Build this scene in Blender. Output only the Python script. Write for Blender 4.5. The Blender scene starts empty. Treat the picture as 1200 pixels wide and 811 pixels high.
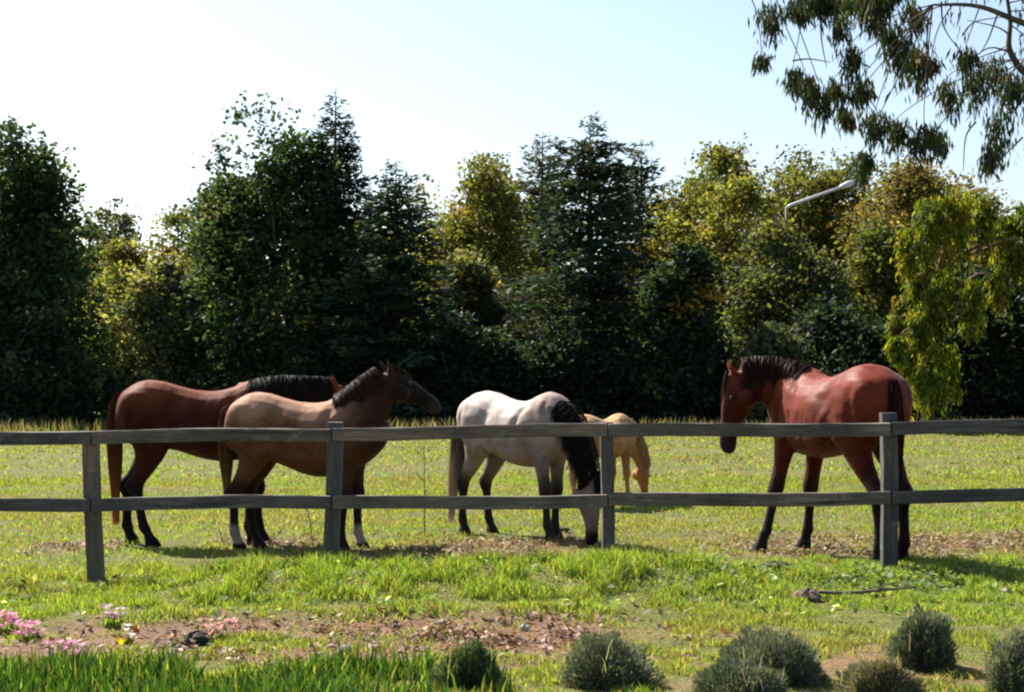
import bpy, math, random
import numpy as np
from mathutils import Vector, Matrix

rng = np.random.default_rng(11)
random.seed(11)
S = bpy.context.scene
COL = S.collection

# ------------------------------------------------------------------ camera
F, CX, CY, HOR, CAMZ = 1900.0, 600.0, 405.5, 440.0, 1.5     # photo pixels
cam_d = bpy.data.cameras.new('camera')
cam_d.sensor_width = 36.0
cam_d.lens = F / 1200.0 * 36.0
cam_d.clip_end = 3000.0
cam = bpy.data.objects.new('camera', cam_d)
COL.objects.link(cam)
cam.location = (0, 0, CAMZ)
cam.rotation_euler = (math.radians(90) + math.atan((HOR - CY) / F), 0, 0)
S.camera = cam

# ------------------------------------------------------------------ light
SUN_EL, SUN_AZ = math.radians(45), math.radians(50)     # azimuth: degrees behind pure left
sdir = Vector((-math.cos(SUN_AZ) * math.cos(SUN_EL), math.sin(SUN_AZ) * math.cos(SUN_EL), math.sin(SUN_EL)))
world = bpy.data.worlds.new('World')
S.world = world
world.use_nodes = True
wt = world.node_tree
wt.nodes.clear()
wo = wt.nodes.new('ShaderNodeOutputWorld')
bg = wt.nodes.new('ShaderNodeBackground')
sky = wt.nodes.new('ShaderNodeTexSky')
sky.sky_type = 'NISHITA'
sky.sun_disc = False
sky.sun_elevation = SUN_EL
sky.sun_rotation = math.atan2(sdir.x, sdir.y)
sky.altitude = 50
sky.air_density = 1.0
sky.dust_density = 1.4
sky.ozone_density = 1.0
bg.inputs['Strength'].default_value = 0.066
wt.links.new(sky.outputs[0], bg.inputs['Color'])
wt.links.new(bg.outputs[0], wo.inputs[0])
sun_d = bpy.data.lights.new('sun', 'SUN')
sun_d.energy = 5.0
sun_d.angle = math.radians(0.5)
sun_d.color = (1.0, 0.95, 0.86)
sun = bpy.data.objects.new('sun', sun_d)
COL.objects.link(sun)
sun.rotation_euler = sdir.to_track_quat('Z', 'Y').to_euler()
S.view_settings.view_transform = 'Standard'
S.view_settings.look = 'None'
S.view_settings.exposure = 1.5
S.view_settings.gamma = 1.0
S.view_settings.use_curve_mapping = False
S.cycles.filter_width = 2.2
S.cycles.max_bounces = 6
S.cycles.transparent_max_bounces = 4

# ------------------------------------------------------------------ noise
_tab = np.random.default_rng(5).random((256, 256))
def vnoise(x, y):
    x = np.asarray(x, float); y = np.asarray(y, float)
    xi = np.floor(x).astype(int); yi = np.floor(y).astype(int)
    fx = x - xi; fy = y - yi
    fx = fx * fx * (3 - 2 * fx); fy = fy * fy * (3 - 2 * fy)
    a = _tab[xi % 256, yi % 256]; b = _tab[(xi + 1) % 256, yi % 256]
    c = _tab[xi % 256, (yi + 1) % 256]; d = _tab[(xi + 1) % 256, (yi + 1) % 256]
    return (a * (1 - fx) + b * fx) * (1 - fy) + (c * (1 - fx) + d * fx) * fy
def fbm(x, y, o=4):
    s = 0; a = .5; t = 0
    for i in range(o):
        s = s + a * vnoise(x * 2 ** i + 17.3 * i, y * 2 ** i + 9.1 * i); t += a; a *= .5
    return s / t
def sstep(a, b, x):
    t = np.clip((np.asarray(x, float) - a) / (b - a), 0, 1)
    return t * t * (3 - 2 * t)

# ------------------------------------------------------------------ terrain functions
def hgt(x, y):
    x = np.asarray(x, float); y = np.asarray(y, float)
    z = 0.012 * np.clip(x, -8, 8) * np.exp(-((y - 12.5) / 7.0) ** 2)
    cx = sstep(-3.0, -1.6, x) * (1 - sstep(1.0, 2.3, x))
    z = z + 0.18 * cx * np.exp(-((y - 11.25) / 0.6) ** 2)
    edge = 8.55 + .12 * (vnoise(x * 1.3, x * 0 + 3) - .5)
    z = z - 0.05 * sstep(10.3, 9.9, y) * sstep(edge - .1, edge, y) * (1 - sstep(0.0, 1.2, x))
    z = z + 0.05 * (fbm(x * .9, y * .9, 3) - .5) * sstep(6, 8, y)
    z = z + 0.025 * (fbm(x * 4, y * 4, 3) - .5)
    z = z + 0.10 * (fbm(x * .25 + 40, y * .25, 2) - .5) * sstep(18, 30, y)
    return z
def G(px, py):
    """ground point seen at photo pixel"""
    D = (CAMZ) * F / max(py - HOR, 8)
    for _ in range(12):
        X = (px - CX) / F * D
        D = (CAMZ - float(hgt(X, D))) * F / max(py - HOR, 8)
    X = (px - CX) / F * D
    return Vector((X, D, float(hgt(X, D))))
def P(px, py, D):
    return Vector(((px - CX) / F * D, D, CAMZ + (HOR - py) / F * D))
def soil(x, y):
    """bare / littered ground 0..1"""
    x = np.asarray(x, float); y = np.asarray(y, float)
    n = fbm(x * 1.6, y * 1.6 + 5, 4)
    n2 = fbm(x * .7 + 30, y * 1.3, 3)
    a = sstep(8.45, 8.75, y) * (1 - sstep(9.9, 10.4, y)) * (1 - sstep(0.1, .8, x))
    a = a * (sstep(.30, .50, n + .10 * sstep(-2.0, -.3, x)))
    a2 = np.exp(-((x + 0.25) / .75) ** 2 - ((y - 9.55) / .42) ** 2) * 1.1 * sstep(.3, .5, n)
    b = .8 * np.exp(-((y - 13.9) / 0.85) ** 2) * sstep(-2.2, -.2, x) * sstep(.40, .60, n2 * .5 + n * .5 + .06 * sstep(1, 3, x)) * 1.1
    b2 = np.exp(-((y - 14.6) / 0.4) ** 2) * (1 - sstep(-2.2, -1, x)) * sstep(.45, .6, n) * .8
    c = sstep(.5, .7, n) * (1 - sstep(9, 9.8, y)) * sstep(-.3, .8, x) * .8
    return np.clip(a + a2 + b + b2 + c, 0, 1)

# ------------------------------------------------------------------ helpers
def tag(o, label=None, cat=None, group=None, kind=None):
    if label: o['label'] = label
    if cat: o['category'] = cat
    if group: o['group'] = group
    if kind: o['kind'] = kind
    return o
def empty(name, loc=(0, 0, 0), rz=0):
    o = bpy.data.objects.new(name, None)
    o.empty_display_size = .2
    COL.objects.link(o)
    o.location = loc; o.rotation_euler = (0, 0, rz)
    return o
def link(name, me, mat=None, parent=None):
    o = bpy.data.objects.new(name, me)
    COL.objects.link(o)
    if mat is not None and len(me.materials) == 0: me.materials.append(mat)
    if parent is not None: o.parent = parent
    return o
def npmesh(name, co, faces, nper, colors=None, smooth=False):
    """co (N,3); faces flat index list; nper = verts per face (int or array)"""
    me = bpy.data.meshes.new(name)
    co = np.asarray(co, np.float32)
    faces = np.asarray(faces, np.int32).ravel()
    if np.isscalar(nper):
        nf = len(faces) // nper
        tot = np.full(nf, nper, np.int32)
    else:
        tot = np.asarray(nper, np.int32); nf = len(tot)
    start = np.concatenate([[0], np.cumsum(tot)[:-1]]).astype(np.int32)
    me.vertices.add(len(co)); me.vertices.foreach_set('co', co.ravel())
    me.loops.add(len(faces)); me.loops.foreach_set('vertex_index', faces)
    me.polygons.add(nf)
    me.polygons.foreach_set('loop_start', start)
    me.polygons.foreach_set('loop_total', tot)
    if smooth: me.polygons.foreach_set('use_smooth', np.ones(nf, bool))
    me.update(calc_edges=True)
    if colors is not None:
        a = me.color_attributes.new('Col', 'FLOAT_COLOR', 'POINT')
        c = np.ones((len(co), 4), np.float32); c[:, :3] = colors
        a.data.foreach_set('color', c.ravel())
    return me
class MB:
    """collects tubes / boxes into one mesh"""
    def __init__(s): s.v = []; s.f = []; s.n = 0
    def add(s, v, f):
        s.v.extend(v); s.f.extend([tuple(i + s.n for i in q) for q in f]); s.n += len(v)
    def tube(s, pts, rad, seg=7, cap=True):
        pts = [Vector(p) for p in pts]
        v = []; f = []
        for i, p in enumerate(pts):
            d = (pts[min(i + 1, len(pts) - 1)] - pts[max(i - 1, 0)])
            d = d.normalized() if d.length > 1e-9 else Vector((0, 0, 1))
            u = d.cross(Vector((.123, .987, .1))).normalized(); w = d.cross(u)
            for k in range(seg):
                a = 2 * math.pi * k / seg
                v.append(p + (u * math.cos(a) + w * math.sin(a)) * rad[i])
        for i in range(len(pts) - 1):
            for k in range(seg):
                k2 = (k + 1) % seg
                f.append((i * seg + k, i * seg + k2, (i + 1) * seg + k2, (i + 1) * seg + k))
        if cap:
            f.append(tuple(range(seg))[::-1]); f.append(tuple((len(pts) - 1) * seg + k for k in range(seg)))
        s.add(v, f)
    def mesh(s, name, smooth=True):
        me = bpy.data.meshes.new(name)
        me.from_pydata([tuple(p) for p in s.v], [], s.f); me.update()
        if smooth: me.polygons.foreach_set('use_smooth', np.ones(len(me.polygons), bool))
        return me

# ------------------------------------------------------------------ materials
def nodemat(name):
    m = bpy.data.materials.new(name); m.use_nodes = True
    nt = m.node_tree; nt.nodes.clear()
    out = nt.nodes.new('ShaderNodeOutputMaterial')
    return m, nt, out
def mixcol(nt, a, b, fac, mode='MIX'):
    n = nt.nodes.new('ShaderNodeMix'); n.data_type = 'RGBA'; n.blend_type = mode
    if isinstance(fac, float): n.inputs[0].default_value = fac
    else: nt.links.new(fac, n.inputs[0])
    for v, i in ((a, 6), (b, 7)):
        if isinstance(v, tuple): n.inputs[i].default_value = (*v, 1)
        else: nt.links.new(v, n.inputs[i])
    return n.outputs[2]
def noise(nt, scale, detail=4, rough=.55, vec=None, dist=0.):
    n = nt.nodes.new('ShaderNodeTexNoise')
    n.inputs['Scale'].default_value = scale; n.inputs['Detail'].default_value = detail
    n.inputs['Roughness'].default_value = rough; n.inputs['Distortion'].default_value = dist
    if vec is not None: nt.links.new(vec, n.inputs['Vector'])
    return n.outputs['Fac']
def ramp(nt, fac, stops):
    n = nt.nodes.new('ShaderNodeValToRGB'); nt.links.new(fac, n.inputs[0])
    cr = n.color_ramp
    while len(cr.elements) > 1: cr.elements.remove(cr.elements[-1])
    for i, (p, c) in enumerate(stops):
        e = cr.elements[0] if i == 0 else cr.elements.new(p)
        e.position = p; e.color = (*c, 1) if isinstance(c, tuple) else (c, c, c, 1)
    return n.outputs[0]
def leafmat(name, trans=.4, rough=.6, spec=.15, tint=(1.25, 1.15, .55)):
    m, nt, out = nodemat(name)
    at = nt.nodes.new('ShaderNodeAttribute'); at.attribute_name = 'Col'
    b = nt.nodes.new('ShaderNodeBsdfPrincipled')
    b.inputs['Roughness'].default_value = rough
    b.inputs['Specular IOR Level'].default_value = spec
    nt.links.new(at.outputs['Color'], b.inputs['Base Color'])
    t = nt.nodes.new('ShaderNodeBsdfTranslucent')
    tc = mixcol(nt, at.outputs['Color'], tint, 1.0, 'MULTIPLY')
    nt.links.new(tc, t.inputs['Color'])
    mx = nt.nodes.new('ShaderNodeMixShader'); mx.inputs[0].default_value = trans
    nt.links.new(b.outputs[0], mx.inputs[1]); nt.links.new(t.outputs[0], mx.inputs[2])
    nt.links.new(mx.outputs[0], out.inputs[0])
    return m
M_leaf = leafmat('leaf', .5)
M_gum = leafmat('gum_leaf', .34, .55, .18)
M_needle = leafmat('needle', .25, .65, .12)
M_grass = leafmat('grass_blade', .5, .5, .25)
M_litter = leafmat('dry_leaf', .2, .7, .2)
M_petal = leafmat('petal', .4, .6, .1, (1, 1, 1))

def barkmat(name, c1, c2):
    m, nt, out = nodemat(name)
    tc = nt.nodes.new('ShaderNodeTexCoord')
    mp = nt.nodes.new('ShaderNodeMapping'); mp.inputs['Scale'].default_value = (6, 6, 1.2)
    nt.links.new(tc.outputs['Object'], mp.inputs[0])
    f = noise(nt, 3, 6, .65, mp.outputs[0])
    b = nt.nodes.new('ShaderNodeBsdfPrincipled'); b.inputs['Roughness'].default_value = .9
    nt.links.new(ramp(nt, f, [(.3, c1), (.7, c2)]), b.inputs['Base Color'])
    bp = nt.nodes.new('ShaderNodeBump'); bp.inputs['Strength'].default_value = .6; bp.inputs['Distance'].default_value = .03
    nt.links.new(f, bp.inputs['Height']); nt.links.new(bp.outputs[0], b.inputs['Normal'])
    nt.links.new(b.outputs[0], out.inputs[0])
    return m
M_bark = barkmat('bark', (.05, .038, .028), (.13, .10, .075))
M_barkred = barkmat('red_bark', (.06, .03, .02), (.16, .08, .05))
M_twig = barkmat('twig', (.07, .05, .035), (.2, .15, .1))

def groundmat():
    m, nt, out = nodemat('ground')
    tc = nt.nodes.new('ShaderNodeTexCoord'); o = tc.outputs['Object']
    at = nt.nodes.new('ShaderNodeAttribute'); at.attribute_name = 'Col'
    sep = nt.nodes.new('ShaderNodeSeparateColor'); nt.links.new(at.outputs['Color'], sep.inputs[0])
    n1 = noise(nt, .35, 5, .6, o); n2 = noise(nt, 2.2, 6, .65, o); n3 = noise(nt, 22, 5, .7, o); n4 = noise(nt, 70, 3, .6, o)
    g = ramp(nt, n2, [(.25, (.075, .085, .022)), (.45, (.12, .13, .034)), (.6, (.17, .16, .055)), (.78, (.22, .18, .09))])
    g2 = ramp(nt, n1, [(.35, (.09, .12, .028)), (.65, (.21, .18, .075))])
    gc = mixcol(nt, g, g2, .45)
    gc = mixcol(nt, gc, ramp(nt, n3, [(.3, (.35, .4, .3)), (.7, (1.35, 1.3, 1.2))]), 1., 'MULTIPLY')
    sc = ramp(nt, n3, [(.25, (.09, .042, .026)), (.5, (.20, .108, .066)), (.75, (.31, .195, .125))])
    sc2 = ramp(nt, n2, [(.3, (.13, .068, .042)), (.7, (.25, .155, .095))])
    sc = mixcol(nt, sc, sc2, .45)
    c = mixcol(nt, gc, sc, sep.outputs[0])
    b = nt.nodes.new('ShaderNodeBsdfPrincipled'); b.inputs['Roughness'].default_value = .95
    b.inputs['Specular IOR Level'].default_value = .15
    nt.links.new(c, b.inputs['Base Color'])
    ad = nt.nodes.new('ShaderNodeMath'); ad.operation = 'ADD'
    nt.links.new(n3, ad.inputs[0]); nt.links.new(n4, ad.inputs[1])
    bp = nt.nodes.new('ShaderNodeBump'); bp.inputs['Strength'].default_value = .8; bp.inputs['Distance'].default_value = .035
    nt.links.new(ad.outputs[0], bp.inputs['Height']); nt.links.new(bp.outputs[0], b.inputs['Normal'])
    nt.links.new(b.outputs[0], out.inputs[0])
    return m
M_ground = groundmat()

def woodmat():
    m, nt, out = nodemat('weathered_wood')
    tc = nt.nodes.new('ShaderNodeTexCoord')
    oi = nt.nodes.new('ShaderNodeObjectInfo')
    vm = nt.nodes.new('ShaderNodeVectorMath'); vm.operation = 'ADD'
    nt.links.new(tc.outputs['Object'], vm.inputs[0])
    sc = nt.nodes.new('ShaderNodeVectorMath'); sc.operation = 'SCALE'; sc.inputs['Scale'].default_value = 13.
    cb = nt.nodes.new('ShaderNodeCombineXYZ')
    for i in range(3): nt.links.new(oi.outputs['Random'], cb.inputs[i])
    nt.links.new(cb.outputs[0], sc.inputs[0]); nt.links.new(sc.outputs[0], vm.inputs[1])
    mp = nt.nodes.new('ShaderNodeMapping'); mp.inputs['Scale'].default_value = (1.2, 18, 18)
    nt.links.new(vm.outputs[0], mp.inputs[0])
    f = noise(nt, 2.5, 7, .7, mp.outputs[0], .6)
    f2 = noise(nt, 1.6, 4, .6, vm.outputs[0])
    c = ramp(nt, f, [(.25, (.046, .039, .033)), (.5, (.112, .096, .082)), (.72, (.215, .185, .155))])
    c2 = ramp(nt, f2, [(.35, (.5, .52, .52)), (.65, (1.2, 1.15, 1.12))])
    c = mixcol(nt, c, c2, 1., 'MULTIPLY')
    rr = ramp(nt, oi.outputs['Random'], [(0., (.62, .68, .75)), (.5, (1.0, .97, .95)), (1., (1.35, 1.2, 1.08))])
    f3 = noise(nt, 9, 3, .7, vm.outputs[0])
    c = mixcol(nt, c, (.20, .20, .165), ramp(nt, f3, [(.60, 0.), (.70, .55)]))
    f4 = noise(nt, 1.0, 2, .5, mp.outputs[0])
    c = mixcol(nt, c, (.018, .016, .016), ramp(nt, f4, [(.30, .8), (.36, 0.)]))
    c = mixcol(nt, c, rr, 1., 'MULTIPLY')
    b = nt.nodes.new('ShaderNodeBsdfPrincipled'); b.inputs['Roughness'].default_value = .8
    nt.links.new(c, b.inputs['Base Color'])
    bp = nt.nodes.new('ShaderNodeBump'); bp.inputs['Strength'].default_value = .5; bp.inputs['Distance'].default_value = .006
    nt.links.new(f, bp.inputs['Height']); nt.links.new(bp.outputs[0], b.inputs['Normal'])
    nt.links.new(b.outputs[0], out.inputs[0])
    return m
M_wood = woodmat()

def plainmat(name, col, rough=.5, metal=0., var=.25, nscale=8):
    m, nt, out = nodemat(name)
    tc = nt.nodes.new('ShaderNodeTexCoord')
    f = noise(nt, nscale, 4, .6, tc.outputs['Object'])
    lo = tuple(c * (1 - var) for c in col); hi = tuple(min(c * (1 + var), 1) for c in col)
    b = nt.nodes.new('ShaderNodeBsdfPrincipled'); b.inputs['Roughness'].default_value = rough
    b.inputs['Metallic'].default_value = metal
    nt.links.new(ramp(nt, f, [(.3, lo), (.7, hi)]), b.inputs['Base Color'])
    nt.links.new(b.outputs[0], out.inputs[0])
    return m
M_lamp = plainmat('lamp_paint', (.62, .62, .62), .35, 0, .08)
M_pole = plainmat('galvanised_pole', (.06, .062, .06), .7, .0, .15)
M_eye = plainmat('eye', (.012, .009, .007), .12, 0, .1)
M_clod = plainmat('earth_clod', (.13, .085, .055), .95, 0, .5, 25)
M_stone = plainmat('pale_stone', (.34, .31, .27), .9, 0, .3, 20)

def coatmat(name, rough=.6, spec=.04):
    m, nt, out = nodemat(name)
    at = nt.nodes.new('ShaderNodeAttribute'); at.attribute_name = 'Col'
    tc = nt.nodes.new('ShaderNodeTexCoord')
    f = noise(nt, 4, 6, .65, tc.outputs['Object'], .6); f2 = noise(nt, 60, 3, .6, tc.outputs['Object'])
    c = mixcol(nt, at.outputs['Color'], ramp(nt, f, [(.3, .55), (.5, 1.), (.7, 1.3)]), 1., 'MULTIPLY')
    c = mixcol(nt, c, ramp(nt, f2, [(.3, .85), (.7, 1.12)]), 1., 'MULTIPLY')
    b = nt.nodes.new('ShaderNodeBsdfPrincipled'); b.inputs['Roughness'].default_value = rough
    b.inputs['Specular IOR Level'].default_value = spec
    b.inputs['Sheen Weight'].default_value = .05; b.inputs['Sheen Tint'].default_value = (1, .86, .76, 1); b.inputs['Sheen Roughness'].default_value = .4
    nt.links.new(c, b.inputs['Base Color'])
    bp = nt.nodes.new('ShaderNodeBump'); bp.inputs['Strength'].default_value = .4; bp.inputs['Distance'].default_value = .008
    nt.links.new(f2, bp.inputs['Height']); nt.links.new(bp.outputs[0], b.inputs['Normal'])
    nt.links.new(b.outputs[0], out.inputs[0])
    return m
M_coat = coatmat('horse_coat')
M_gloss = coatmat('glossy_horse_coat', .5, .07)
M_hair = leafmat('horse_hair', .12, .6, .08, (1.1, 1, .9))

# ================================================================== GROUND
def axis(segs):
    out = []
    for a, b, n in segs: out.extend(np.linspace(a, b, n, endpoint=False))
    out.append(segs[-1][1]); return np.array(out)
gx = axis([(-900, -60, 14), (-60, -14, 40), (-14, -5.5, 60), (-5.5, 5.5, 200), (5.5, 14, 60), (14, 60, 40), (60, 900, 14)])
gy = axis([(-60, 0, 12), (0, 6, 20), (6, 16, 190), (16, 30, 90), (30, 75, 90), (75, 200, 20), (200, 1600, 14)])
XX, YY = np.meshgrid(gx, gy)
ZZ = hgt(XX, YY)
nx, ny = len(gx), len(gy)
ii = (np.arange(ny - 1)[:, None] * nx + np.arange(nx - 1)[None, :]).ravel()
fq = np.stack([ii, ii + 1, ii + nx + 1, ii + nx], 1)
sm = soil(XX, YY)
gc = np.stack([sm.ravel(), sm.ravel() * 0, sm.ravel() * 0], 1)
me = npmesh('ground', np.stack([XX.ravel(), YY.ravel(), ZZ.ravel()], 1), fq, 4, gc, True)
tag(link('ground', me, M_ground), 'rough grazed paddock ground with bare earth patches', kind='structure')

# ================================================================== GRASS
def blades(name, x, y, h, w, col, bend=.5, z=None, mid=.55):
    n = len(x)
    z = hgt(x, y) - .01 if z is None else z
    a = rng.random(n) * 2 * np.pi
    u = np.stack([np.cos(a), np.sin(a), np.zeros(n)], 1)
    b2 = rng.random(n) * 2 * np.pi
    ld = np.stack([np.cos(b2), np.sin(b2), np.zeros(n)], 1) * (bend * h * rng.random(n))[:, None]
    base = np.stack([x, y, z], 1)
    up = np.zeros((n, 3)); up[:, 2] = h
    m = base + up * mid + ld * .35
    t = base + up * (1 - .25 * bend * rng.random(n))[:, None] + ld
    wu = u * (w * .5)[:, None]
    co = np.stack([base - wu, base + wu, m + wu * .85, m - wu * .85, t], 1).reshape(-1, 3)
    i = np.arange(n)[:, None] * 5
    quad = i + np.array([[0, 1, 2, 3]]); tri = i + np.array([[3, 2, 4]])
    fl = np.concatenate([quad, tri], 1).ravel()
    tot = np.tile([4, 3], n)
    c = np.repeat(col, 5, axis=0)
    return npmesh(name, co, fl, tot, c)
def palette(n, cols, wts, var=.25):
    cols = np.array(cols); wts = np.array(wts, float); wts /= wts.sum()
    k = rng.choice(len(cols), n, p=wts)
    return np.clip(cols[k] * (1 + var * rng.normal(size=(n, 1))) * (1 + .08 * rng.normal(size=(n, 3))), .004, 1)
def scatter(n, y0, y1, margin=.25, power=1.):
    """uniform area scatter over the wedge in view (plus margin)"""
    y = np.sqrt(rng.random(n) * (y1 * y1 - y0 * y0) + y0 * y0)
    hw = .3158 * y + margin + 1.5
    x = (rng.random(n) * 2 - 1) * hw
    return x, y
FRESH = [(.17, .275, .032), (.235, .345, .048), (.125, .205, .025), (.30, .34, .075), (.36, .33, .14)]
DRY = [(.27, .25, .085), (.23, .23, .065), (.17, .20, .045), (.32, .29, .14), (.21, .22, .05)]
# near lawn and bank
x, y = scatter(420000, 6.6, 12.9)
patch = fbm(x * 1.1 + 3, y * 1.1, 3)
clump = fbm(x * 5, y * 5, 3)
keep = rng.random(len(x)) < (1 - .80 * soil(x, y)) * (.5 + .5 * sstep(.38, .6, clump))
x, y, patch, clump = x[keep], y[keep], patch[keep], clump[keep]
bank = np.exp(-((y - 11.15) / .75) ** 2) * sstep(-3.2, -1.6, x) * (1 - sstep(0.9, 2.1, x))
h = (.032 + .030 * bank + .012 * sstep(10.2, 10.8, y)) * (.5 + rng.random(len(x))) * (.45 + 1.1 * sstep(.3, .7, clump))
c1 = palette(len(x), FRESH, [4, 4, 3, 2, .8]); c2 = palette(len(x), DRY, [3, 3, 3, 1.5, 3])
isdry = rng.random(len(x)) < np.clip(.06 + 1.1 * (patch - .42) + .35 * (1 - sstep(9.3, 10.6, y)) * sstep(-4, 0, x) - .2 * bank, .06, .9)
col = np.where(isdry[:, None], c2, c1)
tag(link('lawn_grass', blades('lawn_grass', x, y, h, .0045 + .004 * rng.random(len(x)), col, .9), M_grass),
    'short bright green grass on the bank before the fence', 'grass', kind='stuff')
# paddock grass, mid
x, y = scatter(200000, 12.7, 24)
clump = fbm(x * 2.3, y * 2.3, 4); patch = fbm(x * .6 + 8, y * .9, 3)
keep = rng.random(len(x)) < (1 - .9 * soil(x, y)) * (.3 + .7 * sstep(.35, .6, clump))
x, y, clump, patch = x[keep], y[keep], clump[keep], patch[keep]
h = .038 * (.5 + rng.random(len(x))) * (.6 + .9 * clump)
c1 = palette(len(x), FRESH, [4, 4, 2, 2, 0], .14); c2 = palette(len(x), DRY, [4, 4, 2, 2, 2], .14)
col = np.where((rng.random(len(x)) < np.clip(.56 + 1.6 * (patch - .5), .1, .95))[:, None], c2, c1)
tag(link('paddock_grass', blades('paddock_grass', x, y, h, .008 + .006 * rng.random(len(x)), col, .9), M_grass),
    'grazed yellowish grass around the horses', 'grass', kind='stuff')
# paddock grass, far
x, y = scatter(110000, 23, 52, 2)
clump = fbm(x * 1.1, y * 1.1, 4); patch = fbm(x * .3 + 8, y * .45, 3)
keep = rng.random(len(x)) < .25 + .75 * sstep(.38, .62, clump)
x, y, clump, patch = x[keep], y[keep], clump[keep], patch[keep]
h = .05 * (.5 + rng.random(len(x))) * (.6 + .9 * clump)
c1 = palette(len(x), FRESH, [4, 4, 2, 2, 0], .14); c2 = palette(len(x), DRY, [4, 4, 2, 2, 2], .14)
col = np.where((rng.random(len(x)) < np.clip(.56 + 1.6 * (patch - .5), .1, .95))[:, None], c2, c1)
tag(link('far_paddock_grass', blades('far_paddock_grass', x, y, h, .018 + .014 * rng.random(len(x)), col, .9), M_grass),
    'yellowish grass running back to the trees', 'grass', kind='stuff')
# tall dry stems in front of the trees
x = rng.uniform(-19, 19, 15000); y = rng.uniform(41, 46, 15000)
cl = fbm(x * .5, y * .6, 3)
keep = rng.random(len(x)) < sstep(.4, .6, cl)
x, y = x[keep], y[keep]
col = palette(len(x), [(.19, .16, .085), (.15, .145, .065), (.25, .21, .13), (.10, .13, .04)], [3, 3, 2, 3])
tag(link('tall_dry_grass', blades('tall_dry_grass', x, y, .18 + .3 * rng.random(len(x)) ** 2, np.full(len(x), .03), col, .6), M_grass),
    'tall straw coloured grass along the foot of the trees', 'grass', kind='stuff')
# lush blades in the lower left foreground
x = rng.uniform(-4.6, 0.0, 21000); y = rng.uniform(6.6, 8.3, 21000)
cl = fbm(x * 3.5 + 7, y * 3.5, 3)
keep = (rng.random(len(x)) < sstep(.3, .55, cl) * (1 - sstep(-.9, -.3, x) * .9))
x, y, cl = x[keep], y[keep], cl[keep]
col = palette(len(x), [(.03, .075, .014), (.045, .10, .018), (.09, .15, .025), (.2, .22, .045)], [4, 4, 2, .7])
h = (.06 + .13 * rng.random(len(x))) * (.5 + .9 * cl)
tag(link('lush_grass', blades('lush_grass', x, y, h, .010 + .010 * rng.random(len(x)), col, .55), M_grass),
    'taller dark green grass blades below the earth edge', 'grass', kind='stuff')
# straw and dead leaves on bare earth
def flakes(name, x, y, size, col, lift=.02, mat=M_litter, elong=1.6):
    n = len(x); z = hgt(x, y) + lift * rng.random(n) + .005
    c = np.stack([x, y, z], 1)
    a = rng.random(n) * 2 * np.pi; tl = rng.normal(size=(n, 2)) * .45
    u = np.stack([np.cos(a), np.sin(a), tl[:, 0]], 1); v = np.stack([-np.sin(a), np.cos(a), tl[:, 1]], 1)
    u = u * (size * elong * .5)[:, None]; v = v * (size * .5)[:, None]
    curl = np.zeros((n, 3)); curl[:, 2] = size * .25 * rng.random(n)
    co = np.stack([c - u, c - v * .9 + curl, c + u, c + v * .9 + curl], 1).reshape(-1, 3)
    i = np.arange(n)[:, None] * 4
    f = np.concatenate([i + np.array([[0, 1, 2]]), i + np.array([[0, 2, 3]])], 1).ravel()
    return npmesh(name, co, f, 3, np.repeat(col, 4, axis=0))
x = rng.uniform(-3.6, 1.6, 16000); y = rng.uniform(8.4, 10.4, 16000)
red = np.exp(-((x + .25) / .7) ** 2 - ((y - 9.6) / .4) ** 2) + np.exp(-((x + 1.75) / .25) ** 2 - ((y - 9.35) / .35) ** 2)
keep = rng.random(len(x)) < .12 * soil(x, y) + .9 * red * (fbm(x * 3, y * 3, 2) > .42)
x, y = x[keep], y[keep]
col = palette(len(x), [(.16, .075, .045), (.22, .12, .08), (.30, .21, .15), (.08, .045, .03), (.4, .27, .21)], [4, 3, 2.5, 3, 1])
tag(link('leaf_litter', flakes('leaf_litter', x, y, .012 + .03 * rng.random(len(x)), col, .03), M_litter),
    'reddish brown fallen leaves on the bare earth strip', 'leaf litter', kind='stuff')
x, y = scatter(60000, 12.6, 15.6)
keep = rng.random(len(x)) < soil(x, y) * .6
x, y = x[keep], y[keep]
col = palette(len(x), [(.27, .2, .115), (.2, .135, .075), (.12, .08, .045), (.33, .26, .16)], [3, 3, 3, 1.5])
tag(link('straw', flakes('straw', x, y, .010 + .016 * rng.random(len(x)), col, .03, elong=3.5), M_litter),
    'trampled straw and crumbs of earth by the horses', 'straw', kind='stuff')
# broad leaved weeds by the right hand post
x, y = scatter(14000, 9.8, 12.4)
w = np.exp(-((x - 2.75) / .9) ** 2 - ((y - 11.6) / .55) ** 2) + .15
keep = rng.random(len(x)) < w * sstep(.42, .55, fbm(x * 3, y * 3, 3))
x, y = x[keep], y[keep]
col = palette(len(x), [(.14, .22, .06), (.22, .29, .11), (.09, .15, .04), (.36, .4, .25)], [4, 3, 3, 1])
tag(link('clover', flakes('clover', x, y, .022 + .03 * rng.random(len(x)), col, .07, M_leaf, 1.2), M_leaf),
    'low broad leaved clover in the grass by the fence', 'clover', kind='stuff')

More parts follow.
